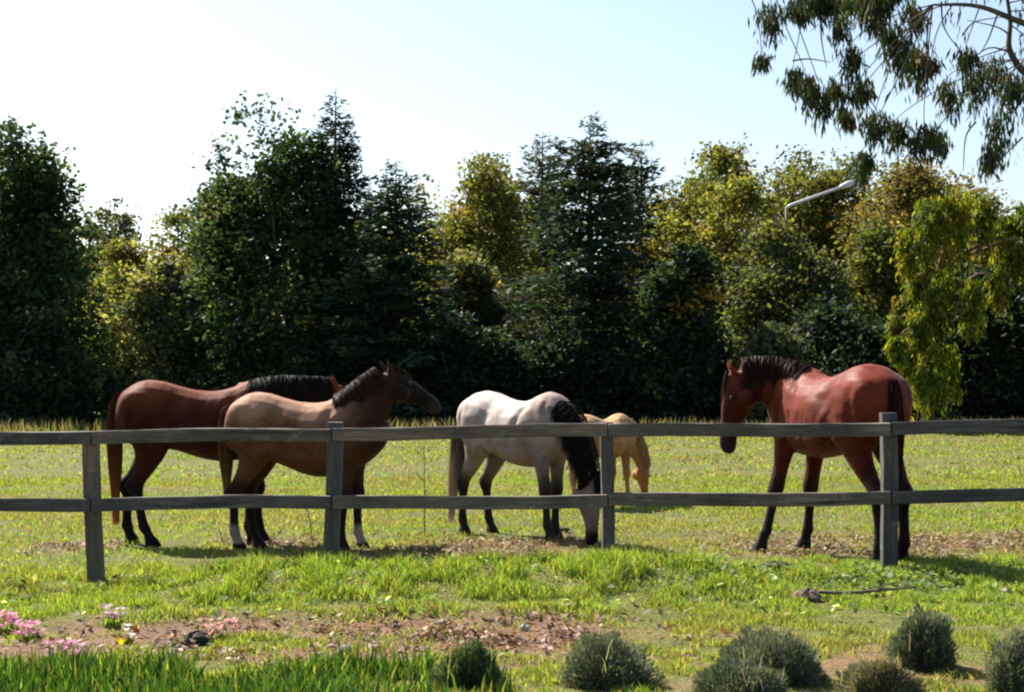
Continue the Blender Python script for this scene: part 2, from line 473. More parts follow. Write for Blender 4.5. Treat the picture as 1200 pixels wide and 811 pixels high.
# ================================================================== FENCE
FD = 12.08
def board(name, p0, p1, hgt_, thick, parent, seed):
    """a sawn board from p0 to p1 (centres), slightly wavy, chamfered; x along"""
    r = random.Random(seed)
    p0, p1 = Vector(p0), Vector(p1)
    L = (p1 - p0).length; n = 9
    v = []; f = []
    ch = .006
    sec = [(-thick/2, -hgt_/2 + ch), (-thick/2 + ch, -hgt_/2), (thick/2 - ch, -hgt_/2), (thick/2, -hgt_/2 + ch),
           (thick/2, hgt_/2 - ch), (thick/2 - ch, hgt_/2), (-thick/2 + ch, hgt_/2), (-thick/2, hgt_/2 - ch)]
    ph = r.random() * 6
    for i in range(n + 1):
        t = i / n
        wz = .009 * math.sin(ph + t * 4.5) + r.uniform(-.0015, .0015)
        wy = .006 * math.sin(ph * 2 + t * 3.3)
        for (a, b) in sec:
            v.append((t * L, a + wy + r.uniform(-.0008, .0008), b + wz + r.uniform(-.002, .002)))
    for i in range(n):
        for k in range(8):
            f.append((i * 8 + k, (i + 1) * 8 + k, (i + 1) * 8 + (k + 1) % 8, i * 8 + (k + 1) % 8))
    f.append(tuple(range(7, -1, -1))[::-1]); f.append(tuple(n * 8 + k for k in range(8))[::-1])
    me = bpy.data.meshes.new(name); me.from_pydata(v, [], f); me.update()
    o = link(name, me, M_wood, parent)
    d = (p1 - p0).normalized()
    y = Vector((-d.y, d.x, 0)).normalized(); z = d.cross(y)
    o.matrix_local = Matrix.Translation(p0) @ Matrix((d, y, z)).transposed().to_4x4()
    return o
def fz(px, py): return CAMZ + (HOR - py) / F * FD
def fxx(px): return (px - CX) / F * FD
fence = empty('paddock_fence', (0, FD, 0))
tag(fence, 'weathered grey two rail wooden paddock fence with square posts', 'fence')
posts = [(-500, 690, 503), (-195, 688, 503), (108, 684, 506), (389, 684, 495), (712, 678, 495), (1043, 668, 484), (1375, 664, 478), (1700, 660, 476)]
for i, (px, yb, yt) in enumerate(posts):
    x = fxx(px); zb = fz(px, yb) - .45; zt = fz(px, yt)
    tl = random.uniform(-.012, .012) if i != 2 else -.016
    o = board('post', (x - tl, 0.075, zb), (x + tl, .075, zt), .112 if i != 4 else .095, .105, fence, 40 + i)
    # board() lays its height across the fence for upright pieces: rotate about its own axis
    d = Vector((2 * tl, 0, zt - zb)).normalized(); yv = Vector((0, 1, 0)); zv = d.cross(yv)
    o.matrix_local = Matrix.Translation(Vector((x - tl, .075, zb))) @ Matrix((d, yv, zv)).transposed().to_4x4()
def railz(px, top0, slope): return top0 + slope * (px / 1200.0)
off = {(0, 2): .0, (1, 2): .006}
for i in range(len(posts) - 1):
    pa, pb = posts[i][0], posts[i + 1][0]
    for k, (t0, hh) in enumerate(((504, 17), (584.5, 16))):
        za = fz(pa, railz(pa, t0, -13 if k == 0 else -12) + hh / 2); zb = fz(pb, railz(pb, t0, -13 if k == 0 else -12) + hh / 2)
        dz = random.uniform(-.006, .006)
        board('rail', (fxx(pa) + .006 + random.uniform(0, .004), -.013, za + dz), (fxx(pb) - .006, -.013, zb + dz),   .098, .034, fence, 100 + i * 2 + k)

# ================================================================== HORSES
TR = [(-.80, 1.25, 1.05, .07), (-.76, 1.36, .96, .16), (-.66, 1.44, .90, .245), (-.52, 1.49, .87, .285), (-.36, 1.475, .87, .275),
      (-.2, 1.425, .835, .285), (-.05, 1.395, .785, .305), (.1, 1.39, .755, .31), (.25, 1.42, .755, .29), (.38, 1.475, .77, .255),
      (.46, 1.49, .79, .235), (.56, 1.46, .83, .225), (.66, 1.39, .90, .20), (.74, 1.29, .98, .15), (.78, 1.2, 1.05, .07)]
HIND = [(-.47, 1.22, .21, .105, .13), (-.46, 1.08, .225, .12, .145), (-.46, .95, .19, .115, .145), (-.48, .84, .145, .095, .14), (-.53, .73, .105, .075, .135), (-.595, .63, .082, .058, .13),
        (-.66, .56, .084, .054, .125), (-.662, .50, .066, .05, .12), (-.645, .42, .043, .036, .12), (-.635, .30, .038, .033, .12),
        (-.625, .20, .042, .036, .12), (-.615, .15, .05, .042, .12), (-.59, .10, .04, .037, .12), (-.57, .065, .052, .047, .12), (-.555, .0, .068, .06, .12)]
FORE = [(.48, 1.22, .17, .09, .14), (.46, 1.08, .17, .10, .145), (.44, .95, .14, .092, .14), (.43, .86, .11, .08, .135), (.43, .74, .08, .062, .125), (.435, .62, .062, .052, .12),
        (.442, .54, .064, .056, .115), (.442, .48, .062, .055, .115), (.435, .42, .042, .038, .115), (.435, .30, .036, .032, .115),
        (.435, .20, .04, .035, .115), (.435, .16, .047, .041, .115), (.455, .105, .038, .036, .115), (.47, .065, .05, .046, .115), (.485, .0, .066, .06, .115)]
HEAD = [(-.03, .06, .045, .0), (0, .10, .075, 0), (.08, .135, .10, -.02), (.17, .145, .108, -.032), (.26, .125, .095, -.018), (.36, .096, .07, .004), (.46, .078, .056, .012), (.54, .076, .060, .008), (.6, .066, .056, 0), (.64, .03, .03, -.005)]
NS = 18
def loft(rings, V, Fc):
    b = len(V); n = len(rings)
    for r in rings: V.extend(r)
    for i in range(n - 1):
        for k in range(NS):
            k2 = (k + 1) % NS
            Fc.append((b + i * NS + k, b + i * NS + k2, b + (i + 1) * NS + k2, b + (i + 1) * NS + k))
    Fc.append(tuple(b + k for k in range(NS))[::-1]); Fc.append(tuple(b + (n - 1) * NS + k for k in range(NS)))
def catmull(pts, sub=3):
    pts = [np.array(p, float) for p in pts]; out = []
    for i in range(len(pts) - 1):
        p0 = pts[max(i - 1, 0)]; p1 = pts[i]; p2 = pts[i + 1]; p3 = pts[min(i + 2, len(pts) - 1)]
        for s in range(sub):
            t = s / sub
            out.append(.5 * ((2 * p1) + (-p0 + p2) * t + (2 * p0 - 5 * p1 + 4 * p2 - p3) * t * t + (-p0 + 3 * p1 - 3 * p2 + p3) * t ** 3))
    out.append(pts[-1]); return out
def ribbons(name, paths, widths, cols, parent, mat):
    """paths (N,K,3) hair locks as tapered ribbons; cols (N,K,3)"""
    N, K, _ = paths.shape
    d = np.gradient(paths, axis=1)
    rv = rng.normal(size=(N, 1, 3)); sd = np.cross(d, rv); sd /= np.linalg.norm(sd, axis=2, keepdims=True) + 1e-9
    tp = np.linspace(1, .25, K)[None, :, None]
    a = paths - sd * widths[:, None, None] * tp; b = paths + sd * widths[:, None, None] * tp
    co = np.stack([a, b], 2).reshape(-1, 3)
    i = (np.arange(N)[:, None] * K * 2 + np.arange(K - 1)[None, :] * 2).reshape(-1, 1)
    f = (i + np.array([[0, 1, 3, 2]])).ravel()
    c = np.repeat(cols.reshape(-1, 3), 2, axis=0)
    return link(name, npmesh(name, co, f, 4, c, True), mat, parent)
def horse(name, label, root, yaw, sc, neck, hd, hyaw, legs, coat, mane, tail, neckgrav=.6, girth=1., cm=None, deep=0.):
    """neck: list of (x,y,z,depth,width); hd: head direction (local); legs: foot offsets (LF,RF,LH,RH) as (dx,dy)"""
    V = []; Fc = []
    rings = []
    ang = np.linspace(0, 2 * np.pi, NS, endpoint=False)
    for s in catmull(TR, 3):
        x, t, b, w = s; w = max(w, .03) * girth
        b = b - deep * math.exp(-((x - .02) / .48) ** 2)
        c = (t + b) / 2; hh = max((t - b) / 2, .03)
        sn = np.sin(ang); cs = np.cos(ang)
        yy = np.sign(sn) * np.abs(sn) ** .88 * w * (1 - .12 * np.clip(cs, 0, 1))
        zz = c + np.sign(cs) * np.abs(cs) ** .95 * hh
        rings.append([(x, yv, zv) for yv, zv in zip(yy, zz)])
    loft(rings, V, Fc)
    for (tab, sgn, (dx, dy)) in ((FORE, 1, legs[0]), (FORE, -1, legs[1]), (HIND, 1, legs[2]), (HIND, -1, legs[3])):
        rings = []
        for s in catmull(tab, 2):
            x, z, rx, ry, yo = s
            k = np.clip(1 - z / 1.0, 0, 1)
            cx_ = x + dx * k; cy_ = sgn * yo + dy * k; th_ = 1 + .13 * float(1 - sstep(.6, .9, z)); rx *= th_; ry *= th_
            rings.append([(cx_ + rx * math.cos(a), cy_ + ry * math.sin(a), z) for a in ang][::-1])
        loft(rings, V, Fc)
    # neck
    nk = catmull(neck, 4); rings = []
    crest = []
    for i, s in enumerate(nk):
        p = Vector(s[:3]); q0 = Vector(nk[max(i - 1, 0)][:3]); q1 = Vector(nk[min(i + 1, len(nk) - 1)][:3])
        d = (q1 - q0).normalized(); lat = Vector((0, 0, 1)).cross(Vector((d.x, d.y, 0)).normalized() if abs(d.x) + abs(d.y) > .05 else Vector((1, 0, 0))).normalized()
        n = d.cross(lat).normalized()
        if n.dot(Vector((.4, 0, 1)) if d.z > -.3 else Vector((1, 0, .6))) < 0: n = -n
        rings.append([tuple(p + lat * s[4] * math.sin(a) * (1 - .35 * max(math.cos(a), 0)) + n * s[3] * math.cos(a)) for a in ang])
        crest.append((p, n, lat, s[3], s[4], d))
    loft(rings, V, Fc)
    # head
    poll = Vector(neck[-1][:3]); d = Vector(hd).normalized()
    fw = Vector((math.cos(hyaw), math.sin(hyaw), 0)); lat = Vector((-math.sin(hyaw), math.cos(hyaw), 0))
    lat = (lat - d * lat.dot(d)).normalized(); vv = lat.cross(d).normalized()
    if vv.dot(fw) < 0: vv = -vv
    rings = []
    for s in catmull(HEAD, 3):
        c = poll + d * s[0] + vv * s[3]
        rings.append([tuple(c + lat * s[2] * math.sin(a) * (1 - .25 * max(-math.cos(a), 0)) + vv * s[1] * math.cos(a)) for a in ang])
    loft(rings, V, Fc)
    for sg in (1, -1):      # ears
        b0 = poll + lat * sg * .055 + vv * .055 - d * .0; dr = (-d * .75 + vv * .45 + lat * sg * .22).normalized()
        if d.z > -.3: dr = (Vector((0, 0, 1)) + lat * sg * .2).normalized()
        rings = []
        u = lat; w_ = dr.cross(lat).normalized()
        for t, r in ((-.3, .03), (0, .034), (.3, .037), (.6, .03), (.85, .017), (1.0, .008)):
            c = b0 + dr * .135 * t
            rings.append([tuple(c + u * r * math.cos(a) + w_ * r * .6 * math.sin(a)) for a in ang])
        loft(rings, V, Fc)
    def blob(c, r):
        rings = []
        for t in np.linspace(-.97, .97, 9):
            rr = math.sqrt(1 - t * t)
            rings.append([(c[0] + r[0] * rr * math.cos(a), c[1] + r[1] * rr * math.sin(a), c[2] + r[2] * t) for a in ang])
        loft(rings, V, Fc)
    for sg in (1, -1):
        blob((-.55, sg * .135 * girth, 1.22), (.21, .14, .21))     # rump muscle
        blob((-.40, sg * .19, 1.0), (.13, .085, .15))             # stifle
        blob((.50, sg * .145, 1.17), (.16, .095, .25))            # shoulder
        blob((.60, sg * .11, 1.04), (.11, .085, .12))             # point of shoulder
        blob((.40, sg * .20, .90), (.07, .05, .07))
        blob((-.10, sg * .24, 1.05), (.30, .07, .2))
        e = poll + d * .17 + lat * sg * .075 - vv * .07; blob(e, (.085, .085, .085))   # cheek
    me = bpy.data.meshes.new('body_cage'); me.from_pydata(V, [], Fc); me.update()
    bmo = bpy.data.objects.new('body_cage', me); COL.objects.link(bmo)
    rm = bmo.modifiers.new('r', 'REMESH'); rm.mode = 'VOXEL'; rm.voxel_size = .0145
    sm_ = bmo.modifiers.new('s', 'SMOOTH'); sm_.factor = .5; sm_.iterations = 5
    dg = bpy.context.evaluated_depsgraph_get(); dg.update()
    bm2 = bpy.data.meshes.new_from_object(bmo.evaluated_get(dg)); bm2.name = 'body'
    bpy.data.objects.remove(bmo); bpy.data.meshes.remove(me)
    nvt = len(bm2.vertices); co = np.empty(nvt * 3, np.float32); bm2.vertices.foreach_get('co', co); co = co.reshape(-1, 3)
    nr = np.empty(nvt * 3, np.float32); bm2.vertices.foreach_get('normal', nr); nr = nr.reshape(-1, 3)
    X_, Y_, Z_ = co[:, 0], co[:, 1], co[:, 2]; sd_ = sstep(.08, .16, np.abs(Y_)); sg_ = np.where(Y_ > 0, 40., 0.)
    dsp = .016 * (fbm(X_ * 6 + sg_, Z_ * 6, 3) - .5) * sstep(.5, .9, Z_)
    dsp -= .020 * np.exp(-((X_ - (.20 + .30 * (Z_ - 1.1))) / .045) ** 2) * sstep(.85, .95, Z_) * (1 - sstep(1.3, 1.42, Z_)) * sd_
    dsp -= .035 * np.exp(-((X_ + .25) / .085) ** 2 - ((Z_ - 1.22) / .13) ** 2) * sd_
    dsp -= .020 * np.exp(-((X_ + .30 + .25 * (Z_ - 1.0)) / .05) ** 2) * sstep(.85, .92, Z_) * (1 - sstep(1.1, 1.2, Z_)) * sd_
    dsp -= .045 * np.exp(-(Y_ / .035) ** 2) * (X_ < -.66) * sstep(.8, .9, Z_) * (1 - sstep(1.2, 1.3, Z_))
    dsp -= .014 * np.exp(-((X_ - (.62 - .25 * (Z_ - 1.1))) / .03) ** 2) * sstep(.95, 1.05, Z_) * (1 - sstep(1.4, 1.5, Z_)) * sd_
    dsp += .0016 * np.sin((X_ * .97 + .25 * Z_) * 75.) * np.exp(-((X_ - .0) / .2) ** 2 - ((Z_ - 1.02) / .14) ** 2) * sd_
    dsp -= .012 * np.exp(-((X_ + .60) / .04) ** 2) * sstep(.95, 1.1, Z_) * (1 - sstep(1.25, 1.4, Z_)) * sd_
    co = co + nr * dsp[:, None].astype(np.float32); bm2.vertices.foreach_set('co', co.ravel()); bm2.update()
    hp = (co - np.array(poll)) @ np.array(d); hq = np.linalg.norm(co - np.array(poll) - hp[:, None] * np.array(d), axis=1)
    headm = (hq < .2) & (hp > -.02) & (hp < .75); ht = np.where(headm, np.clip(hp / .62, 0, 1.1), 0)
    colr = coat(co, headm, ht)
    bm2.materials.clear(); bm2.materials.append(cm or M_coat)
    bm2.polygons.foreach_set('use_smooth', np.ones(len(bm2.polygons), bool))
    for a_ in list(bm2.color_attributes): bm2.color_attributes.remove(a_)
    at = bm2.color_attributes.new('Col', 'FLOAT_COLOR', 'POINT')
    c4 = np.ones((nvt, 4), np.float32); c4[:, :3] = np.clip(colr, .004, 1); at.data.foreach_set('color', c4.ravel())
    R = empty(name, root, yaw); R.scale = (sc, sc, sc)
    body = link('body', bm2, M_coat, R)
    for sg in (1, -1):
        eb = MB(); c = poll + d * .19 + lat * sg * .098 + vv * .045
        rr_ = [(-1, .001), (-.7, .7), (0, 1), (.7, .7), (1, .001)]
        eb.tube([c + lat * sg * .021 * t for t, _ in rr_], [.023 * q for _, q in rr_], 10)
        link('eye', eb.mesh('eye'), M_eye, R)
    # mane
    side, mcol, mcol2, mlen = mane
    if mlen > 0:
        N = 2600; K = 8
        idx = rng.uniform(.16, .99, N) * (len(crest) - 1)
        paths = np.zeros((N, K, 3)); cc = np.zeros((N, K, 3))
        for j, q in enumerate(idx):
            i0 = int(q); fr = q - i0; a = crest[i0]; b = crest[min(i0 + 1, len(crest) - 1)]
            p = a[0].lerp(b[0], fr); n = a[1].lerp(b[1], fr); lt = a[2].lerp(b[2], fr); dp = a[3] + (b[3] - a[3]) * fr; wd = a[4] + (b[4] - a[4]) * fr; dd = a[5]
            s_ = side if rng.random() < .92 else -side
            lk = vnoise(q * 2.2 + 3, side * 5 + 9); L = mlen * rng.uniform(.55, 1.1) * (.65 + .7 * lk); outl = wd * rng.uniform(1.02, 1.2) + .006 + (.03 * rng.random() if rng.random() < .08 else 0); wv = rng.normal(0, .018)
            grav = Vector((0, 0, -1)); dn = (-n * (1 - neckgrav) + grav * neckgrav + dd * rng.normal(0, .1)).normalized()
            st = p + n * (dp * rng.uniform(.92, 1.02)) + lt * s_ * .005
            for k in range(K):
                t = k / (K - 1)
                q_ = st + n * (.02 * math.sin(min(t * 3, 1) * math.pi)) + lt * s_ * outl * (1 - (1 - t) ** 3) + dn * L * t ** 1.25 + dd * (wv * math.sin(t * 3.) + .05 * (lk - .5) * t)
                paths[j, k] = q_
            cv = rng.uniform(.7, 1.3)
            cc[j] = np.array(mcol)[None] * cv * (1 - np.linspace(0, 1, K)[:, None]) + np.array(mcol2)[None] * cv * np.linspace(0, 1, K)[:, None]
        ribbons('mane', paths, rng.uniform(.0015, .0042, N), cc, R, M_hair)
        N = 60; paths = np.zeros((N, 5, 3)); cc = np.zeros((N, 5, 3))
        for j in range(N):
            st = poll + vv * .10 + lat * rng.normal(0, .02) - d * .02; L = rng.uniform(.12, .26)
            for k in range(5):
                t = k / 4; paths[j, k] = st + vv * (.02 + .012 * rng.random()) + d * L * t + lat * rng.normal(0, .01) * t
            cc[j] = np.array(mcol) * rng.uniform(.7, 1.3)
        ribbons('forelock', paths, rng.uniform(.004, .008, N), cc, R, M_hair)
    tc1, tc2, tlen, tw, side_ = tail
    N = 1800; K = 9; paths = np.zeros((N, K, 3)); cc = np.zeros((N, K, 3))
    for j in range(N):
        a = rng.random() * 2 * math.pi; r0 = rng.random() ** .5
        L = tlen * rng.uniform(.55, 1.0)
        for k in range(K):
            t = k / (K - 1)
            sp = (.025 + tw * math.sin(min(t * 1.25, 1) * math.pi) ** .8 + .02 * t) * r0
            zz = 1.37 - L * (t ** 1.1) + .05 * math.sin(t * math.pi) * (t < .3)
            xx = -.77 - .055 * math.sin(min(t * 2.2, 1) * math.pi * .5) + .03 * t
            paths[j, k] = (xx + sp * math.cos(a) * .8, sp * math.sin(a) + side_ * t + rng.normal(0, .004), zz)
        cv = rng.uniform(.7, 1.3); tt = np.linspace(0, 1, K)[:, None] ** 2.4
        cc[j] = (np.array(tc1)[None] * (1 - tt) + np.array(tc2)[None] * tt) * cv
    ribbons('tail', paths, rng.uniform(.002, .005, N), cc, R, M_hair)
    tag(R, label, 'horse')
    return R
def lerp3(a, b, t): return np.array(a)[None] * (1 - t[:, None]) + np.array(b)[None] * t[:, None]
BLK = (.012, .010, .010)
def legmask(co, z0, z1):
    return (1 - sstep(z0, z1, co[:, 2] + .04 * np.sin(co[:, 0] * 21))) * ((np.abs(co[:, 0] - .44) < .35) | (co[:, 0] < -.25))
def bay_coat(co, hm, ht):
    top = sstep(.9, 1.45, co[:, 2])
    c = lerp3((.045, .013, .007), (.14, .036, .016), sstep(1.1, 1.48, co[:, 2]))  # lighter above: the rim-lit topline is put into the coat colour
    c = c * (1 - legmask(co, .48, .82)[:, None]) + np.array(BLK)[None] * legmask(co, .48, .82)[:, None]
    m = sstep(.6, .95, ht)[:, None]; return c * (1 - m) + np.array((.02, .014, .012))[None] * m
def dun_coat(co, hm, ht):
    c = lerp3((.11, .044, .024), (.30, .165, .10), sstep(1.05, 1.42, co[:, 2] + .06 * np.sin(co[:, 0] * 9)))  # paler top paints the sunlight on rump and back into the coat
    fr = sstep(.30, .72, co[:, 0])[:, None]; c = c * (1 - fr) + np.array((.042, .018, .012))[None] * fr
    h_ = np.where(hm, sstep(-.1, .5, ht), 0)[:, None]; c = c * (1 - h_) + np.array((.013, .009, .008))[None] * h_
    l = (legmask(co, .5, .82) * .97)[:, None]; c = c * (1 - l) + np.array((.018, .013, .012))[None] * l
    sock = ((co[:, 2] < .26) & (((co[:, 0] > .2) & (co[:, 1] > 0)) | ((co[:, 0] < 0) & (co[:, 1] < 0))) & (co[:, 2] > .06)).astype(float) * sstep(.26, .20, co[:, 2])
    c = c * (1 - sock[:, None]) + np.array((.24, .19, .155))[None] * sock[:, None]
    m = sstep(.7, .9, ht)[:, None]; return c * (1 - m * .6) + np.array((.05, .04, .035))[None] * m * .6
def grey_coat(co, hm, ht):
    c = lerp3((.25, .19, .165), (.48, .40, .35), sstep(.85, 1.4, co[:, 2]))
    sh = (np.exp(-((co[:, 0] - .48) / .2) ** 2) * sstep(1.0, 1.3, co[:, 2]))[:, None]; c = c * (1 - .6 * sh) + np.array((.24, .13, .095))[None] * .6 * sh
    l = legmask(co, .45, .8)[:, None] * .97; c = c * (1 - l) + np.array((.022, .018, .017))[None] * l
    nk_ = (np.where(hm, 0, 1) * sstep(.60, .80, co[:, 0] + .25 * (co[:, 2] - 1.1)) * sstep(.55, .7, co[:, 2]) * .93)[:, None]; c = c * (1 - nk_) + np.array((.014, .012, .012))[None] * nk_
    f_ = (np.where(hm, 1, 0) * .75)[:, None]; c = c * (1 - f_) + np.array((.15, .11, .095))[None] * f_
    m = sstep(.68, .85, ht)[:, None]; return c * (1 - m) + np.array((.016, .013, .013))[None] * m
def pony_coat(co, hm, ht):
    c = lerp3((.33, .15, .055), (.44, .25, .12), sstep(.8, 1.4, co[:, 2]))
    l = legmask(co, .2, .6)[:, None] * .6; c = c * (1 - l) + np.array((.33, .2, .11))[None] * l
    return c
def chestnut_coat(co, hm, ht):
    c = lerp3((.088, .014, .0075), (.165, .031, .014), sstep(.9, 1.45, co[:, 2]))  # belly shade painted into the coat: darker below, lighter along the back
    l = legmask(co, .42, .82)[:, None]; c = c * (1 - l) + np.array((.014, .010, .010))[None] * l
    f_ = np.where(hm, 1, 0)[:, None] * .5; c = c * (1 - f_) + np.array((.022, .007, .006))[None] * f_
    m = sstep(.72, .9, ht)[:, None]; return c * (1 - m) + np.array((.02, .014, .013))[None] * m

def gp(px, D):
    x = (px - CX) / F * D
    return (x, D, float(hgt(x, D)) - .008)
GR_NECK = [(.42, 0, 1.17, .31, .19), (.66, 0, 1.10, .255, .145), (.86, -.02, .93, .195, .105), (.98, -.04, .77, .155, .085), (1.04, -.05, .63, .13, .08)]
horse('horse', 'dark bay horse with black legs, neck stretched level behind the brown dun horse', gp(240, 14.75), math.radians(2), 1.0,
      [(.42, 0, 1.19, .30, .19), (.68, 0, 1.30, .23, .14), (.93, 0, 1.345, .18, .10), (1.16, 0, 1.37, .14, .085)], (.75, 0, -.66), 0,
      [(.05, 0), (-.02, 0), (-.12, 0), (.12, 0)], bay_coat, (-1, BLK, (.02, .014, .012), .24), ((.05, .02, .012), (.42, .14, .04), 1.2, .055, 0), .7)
horse('horse', 'brown dun horse with raised head, pale socks and rump painted sunlit, by the post', gp(361, 14.25), math.radians(-9), .925,
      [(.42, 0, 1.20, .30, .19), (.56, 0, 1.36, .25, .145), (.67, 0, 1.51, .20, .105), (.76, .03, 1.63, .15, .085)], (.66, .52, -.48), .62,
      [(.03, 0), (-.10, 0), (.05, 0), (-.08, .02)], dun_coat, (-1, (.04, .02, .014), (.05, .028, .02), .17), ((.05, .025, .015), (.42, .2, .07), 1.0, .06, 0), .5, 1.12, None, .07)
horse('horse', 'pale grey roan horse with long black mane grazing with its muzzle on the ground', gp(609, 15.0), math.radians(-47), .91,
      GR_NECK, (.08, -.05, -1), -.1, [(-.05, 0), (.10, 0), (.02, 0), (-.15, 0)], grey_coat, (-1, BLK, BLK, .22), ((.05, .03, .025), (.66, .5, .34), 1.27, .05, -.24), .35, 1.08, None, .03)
horse('horse', 'small light golden pony grazing behind the grey roan horse', gp(706, 18.6), math.radians(50), .71,
      GR_NECK, (.08, 0, -1), 0, [(-.03, 0), (.12, 0), (.05, 0), (-.1, 0)], pony_coat, (-1, (.38, .24, .12), (.42, .28, .15), .2), ((.5, .36, .22), (.55, .42, .27), 1.05, .06, 0), .4, 1.08)
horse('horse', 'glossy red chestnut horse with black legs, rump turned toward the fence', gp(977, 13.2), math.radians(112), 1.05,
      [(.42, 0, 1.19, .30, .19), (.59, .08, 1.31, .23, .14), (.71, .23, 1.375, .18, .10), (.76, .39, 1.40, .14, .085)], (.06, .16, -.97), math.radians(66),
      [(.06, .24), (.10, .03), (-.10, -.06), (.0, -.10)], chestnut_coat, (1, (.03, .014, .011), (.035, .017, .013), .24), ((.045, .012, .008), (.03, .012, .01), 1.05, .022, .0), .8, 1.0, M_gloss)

# ================================================================== TREES
def leafquads(c, size, col, outward=None, elong=1.7, droop=0., bias=.4):
    """pointed folded leaves: 4 verts, 2 tris each"""
    n = len(c)
    d = rng.normal(size=(n, 3)); d[:, 2] *= .7; d[:, 2] -= droop
    if outward is not None: d += outward * bias
    d /= np.linalg.norm(d, axis=1, keepdims=True) + 1e-9
    r = rng.normal(size=(n, 3)); s = np.cross(d, r); s /= np.linalg.norm(s, axis=1, keepdims=True) + 1e-9
    L = (size * elong * .5)[:, None]; W = (size * .5)[:, None]
    nn = np.cross(d, s)
    co = np.stack([c - d * L, c + s * W + nn * W * .25, c + d * L, c - s * W + nn * W * .25], 1).reshape(-1, 3)
    i = np.arange(n)[:, None] * 4
    f = np.concatenate([i + np.array([[0, 1, 2]]), i + np.array([[0, 2, 3]])], 1)
    return co, f, np.repeat(col, 4, axis=0)
def crownmesh(name, parts, mat, parent):
    cos, fs, cs = [], [], []; b = 0
    for co, f, c in parts:
        cos.append(co); fs.append(f + b); cs.append(c); b += len(co)
    me = npmesh(name, np.concatenate(cos), np.concatenate(fs).ravel(), 3, np.concatenate(cs))
    return link(name, me, mat, parent)
def loc(px, D):
    x = (px - CX) / F * D
    return (x, D, float(hgt(x, D)) - .02)
def broadleaf(name, label, cat, px, ytop, hwpx, D, cols, wts, nleaf=13000, base=.06, lsize=.15, prof='round', twigs=16, seed=1, bark=None, accents=None, gap=.0, depth=.8, trans=None):
    global rng
    keep_ = rng; rng = np.random.default_rng(seed)
    o = empty(name, loc(px, D)); H = CAMZ + (HOR - ytop) / F * D; R = hwpx / F * D
    z0 = H * base
    nleaf = int(nleaf * 1.55); lsize = lsize * .84
    nc = int(nleaf / 55)
    t = rng.random(nc * 3)
    if prof == 'round': pr = np.sin(np.pi * np.clip(t * .93 + .05, 0, 1)) ** .55
    elif prof == 'cone': pr = (1 - t) ** .75 * .95 + .05
    elif prof == 'egg': pr = np.sin(np.pi * np.clip(t ** .75 * .95 + .03, 0, 1)) ** .7
    else: pr = np.sqrt(np.clip(1 - t ** 2.2, 0.02, 1))          # dome down to the ground
    a = rng.random(len(t)) * 2 * np.pi
    lob = 1 + .55 * (fbm(np.cos(a) * 1.6 + 10 + seed, np.sin(a) * 1.6 + t * 3.2 + 20, 3) - .5) * 2
    rr = R * pr * lob * rng.random(len(t)) ** .42
    nl_ = int(rng.integers(3, 6)); la = rng.random(nl_) * 6.283; lr = R * rng.uniform(.15, .75, nl_); lh = rng.uniform(.74, .96, nl_); lh[0] = 1.0; lr[0] *= .4
    li = rng.integers(0, nl_, len(t)); up_ = sstep(.35, .9, t)
    shr = 1 - .3 * up_
    cc = np.stack([rr * np.cos(a) * shr + up_ * lr[li] * np.cos(la[li]), rr * np.sin(a) * depth * shr + up_ * lr[li] * np.sin(la[li]), z0 + t * (H - z0) * lh[li] * (.88 + .12 * lob)], 1)
    # reject by a noise field so that gaps and clumps appear
    fld = fbm(cc[:, 0] * .9 + seed * 3.7, cc[:, 2] * .9 + cc[:, 1] * .7 + 50, 3)
    ok = np.argsort(-(fld + 1.0 * rng.random(len(fld))))[:nc]
    cc = cc[ok]; t = t[ok]
    per = rng.integers(30, 80, nc); tot = per.sum()
    rc = rng.uniform(.22, .5, nc) * (R / 3) ** .4
    ci = np.repeat(np.arange(nc), per)
    g = np.clip(rng.normal(size=(tot, 3)), -1.7, 1.7); g[:, 2] *= .62
    c = cc[ci] + g * rc[ci][:, None]
    c[:, 2] = np.maximum(c[:, 2], .05)
    ccol = palette(nc, cols, wts, .22)
    col = np.clip(ccol[ci] * (1 + .22 * rng.normal(size=(tot, 1))), .004, 1)
    if accents is not None:
        acol, frac, tmin = accents
        sel = (rng.random(nc) < frac) & (t > tmin)
        col[sel[ci]] = palette(int(sel[ci].sum()), [acol], [1], .3)
    ow = c - np.array([0, 0, (z0 + H) * .45]); ow /= np.linalg.norm(ow, axis=1, keepdims=True) + 1e-6
    parts = [leafquads(c, lsize * rng.uniform(.6, 1.3, tot), col, ow)]
    # trunk and limbs
    tb = MB()
    rb = max(.07, H * .017)
    n = 7; jx = rng.normal(0, .12, n + 1).cumsum() * .5; jy = rng.normal(0, .12, n + 1).cumsum() * .5
    jx -= jx[0]; jy -= jy[0]
    tp = [(jx[i], jy[i], -.1 + H * .8 * i / n) for i in range(n + 1)]
    tb.tube(tp, [rb * (1.25 if i == 0 else 1) * (1 - .85 * i / n) for i in range(n + 1)], 8)
    ends_ = []
    for k in range(26):
        q = cc[rng.integers(nc)]; ends_.append(q)
        zb = min(max(q[2] * rng.uniform(.35, .75), H * .1), H * .72); f = (zb + .1) / (H * .8) * n; i0 = min(int(f), n - 1)
        s0 = Vector(tp[i0]).lerp(Vector(tp[i0 + 1]), f - i0); e = Vector(q)
        m = s0.lerp(e, .5) + Vector((rng.normal(0, .12), rng.normal(0, .12), -.06 * (e - s0).length))
        r0 = rb * .42 * (1 - zb / H)+.012
        tb.tube([s0, m, e], [r0, r0 * .6, .008], 5)
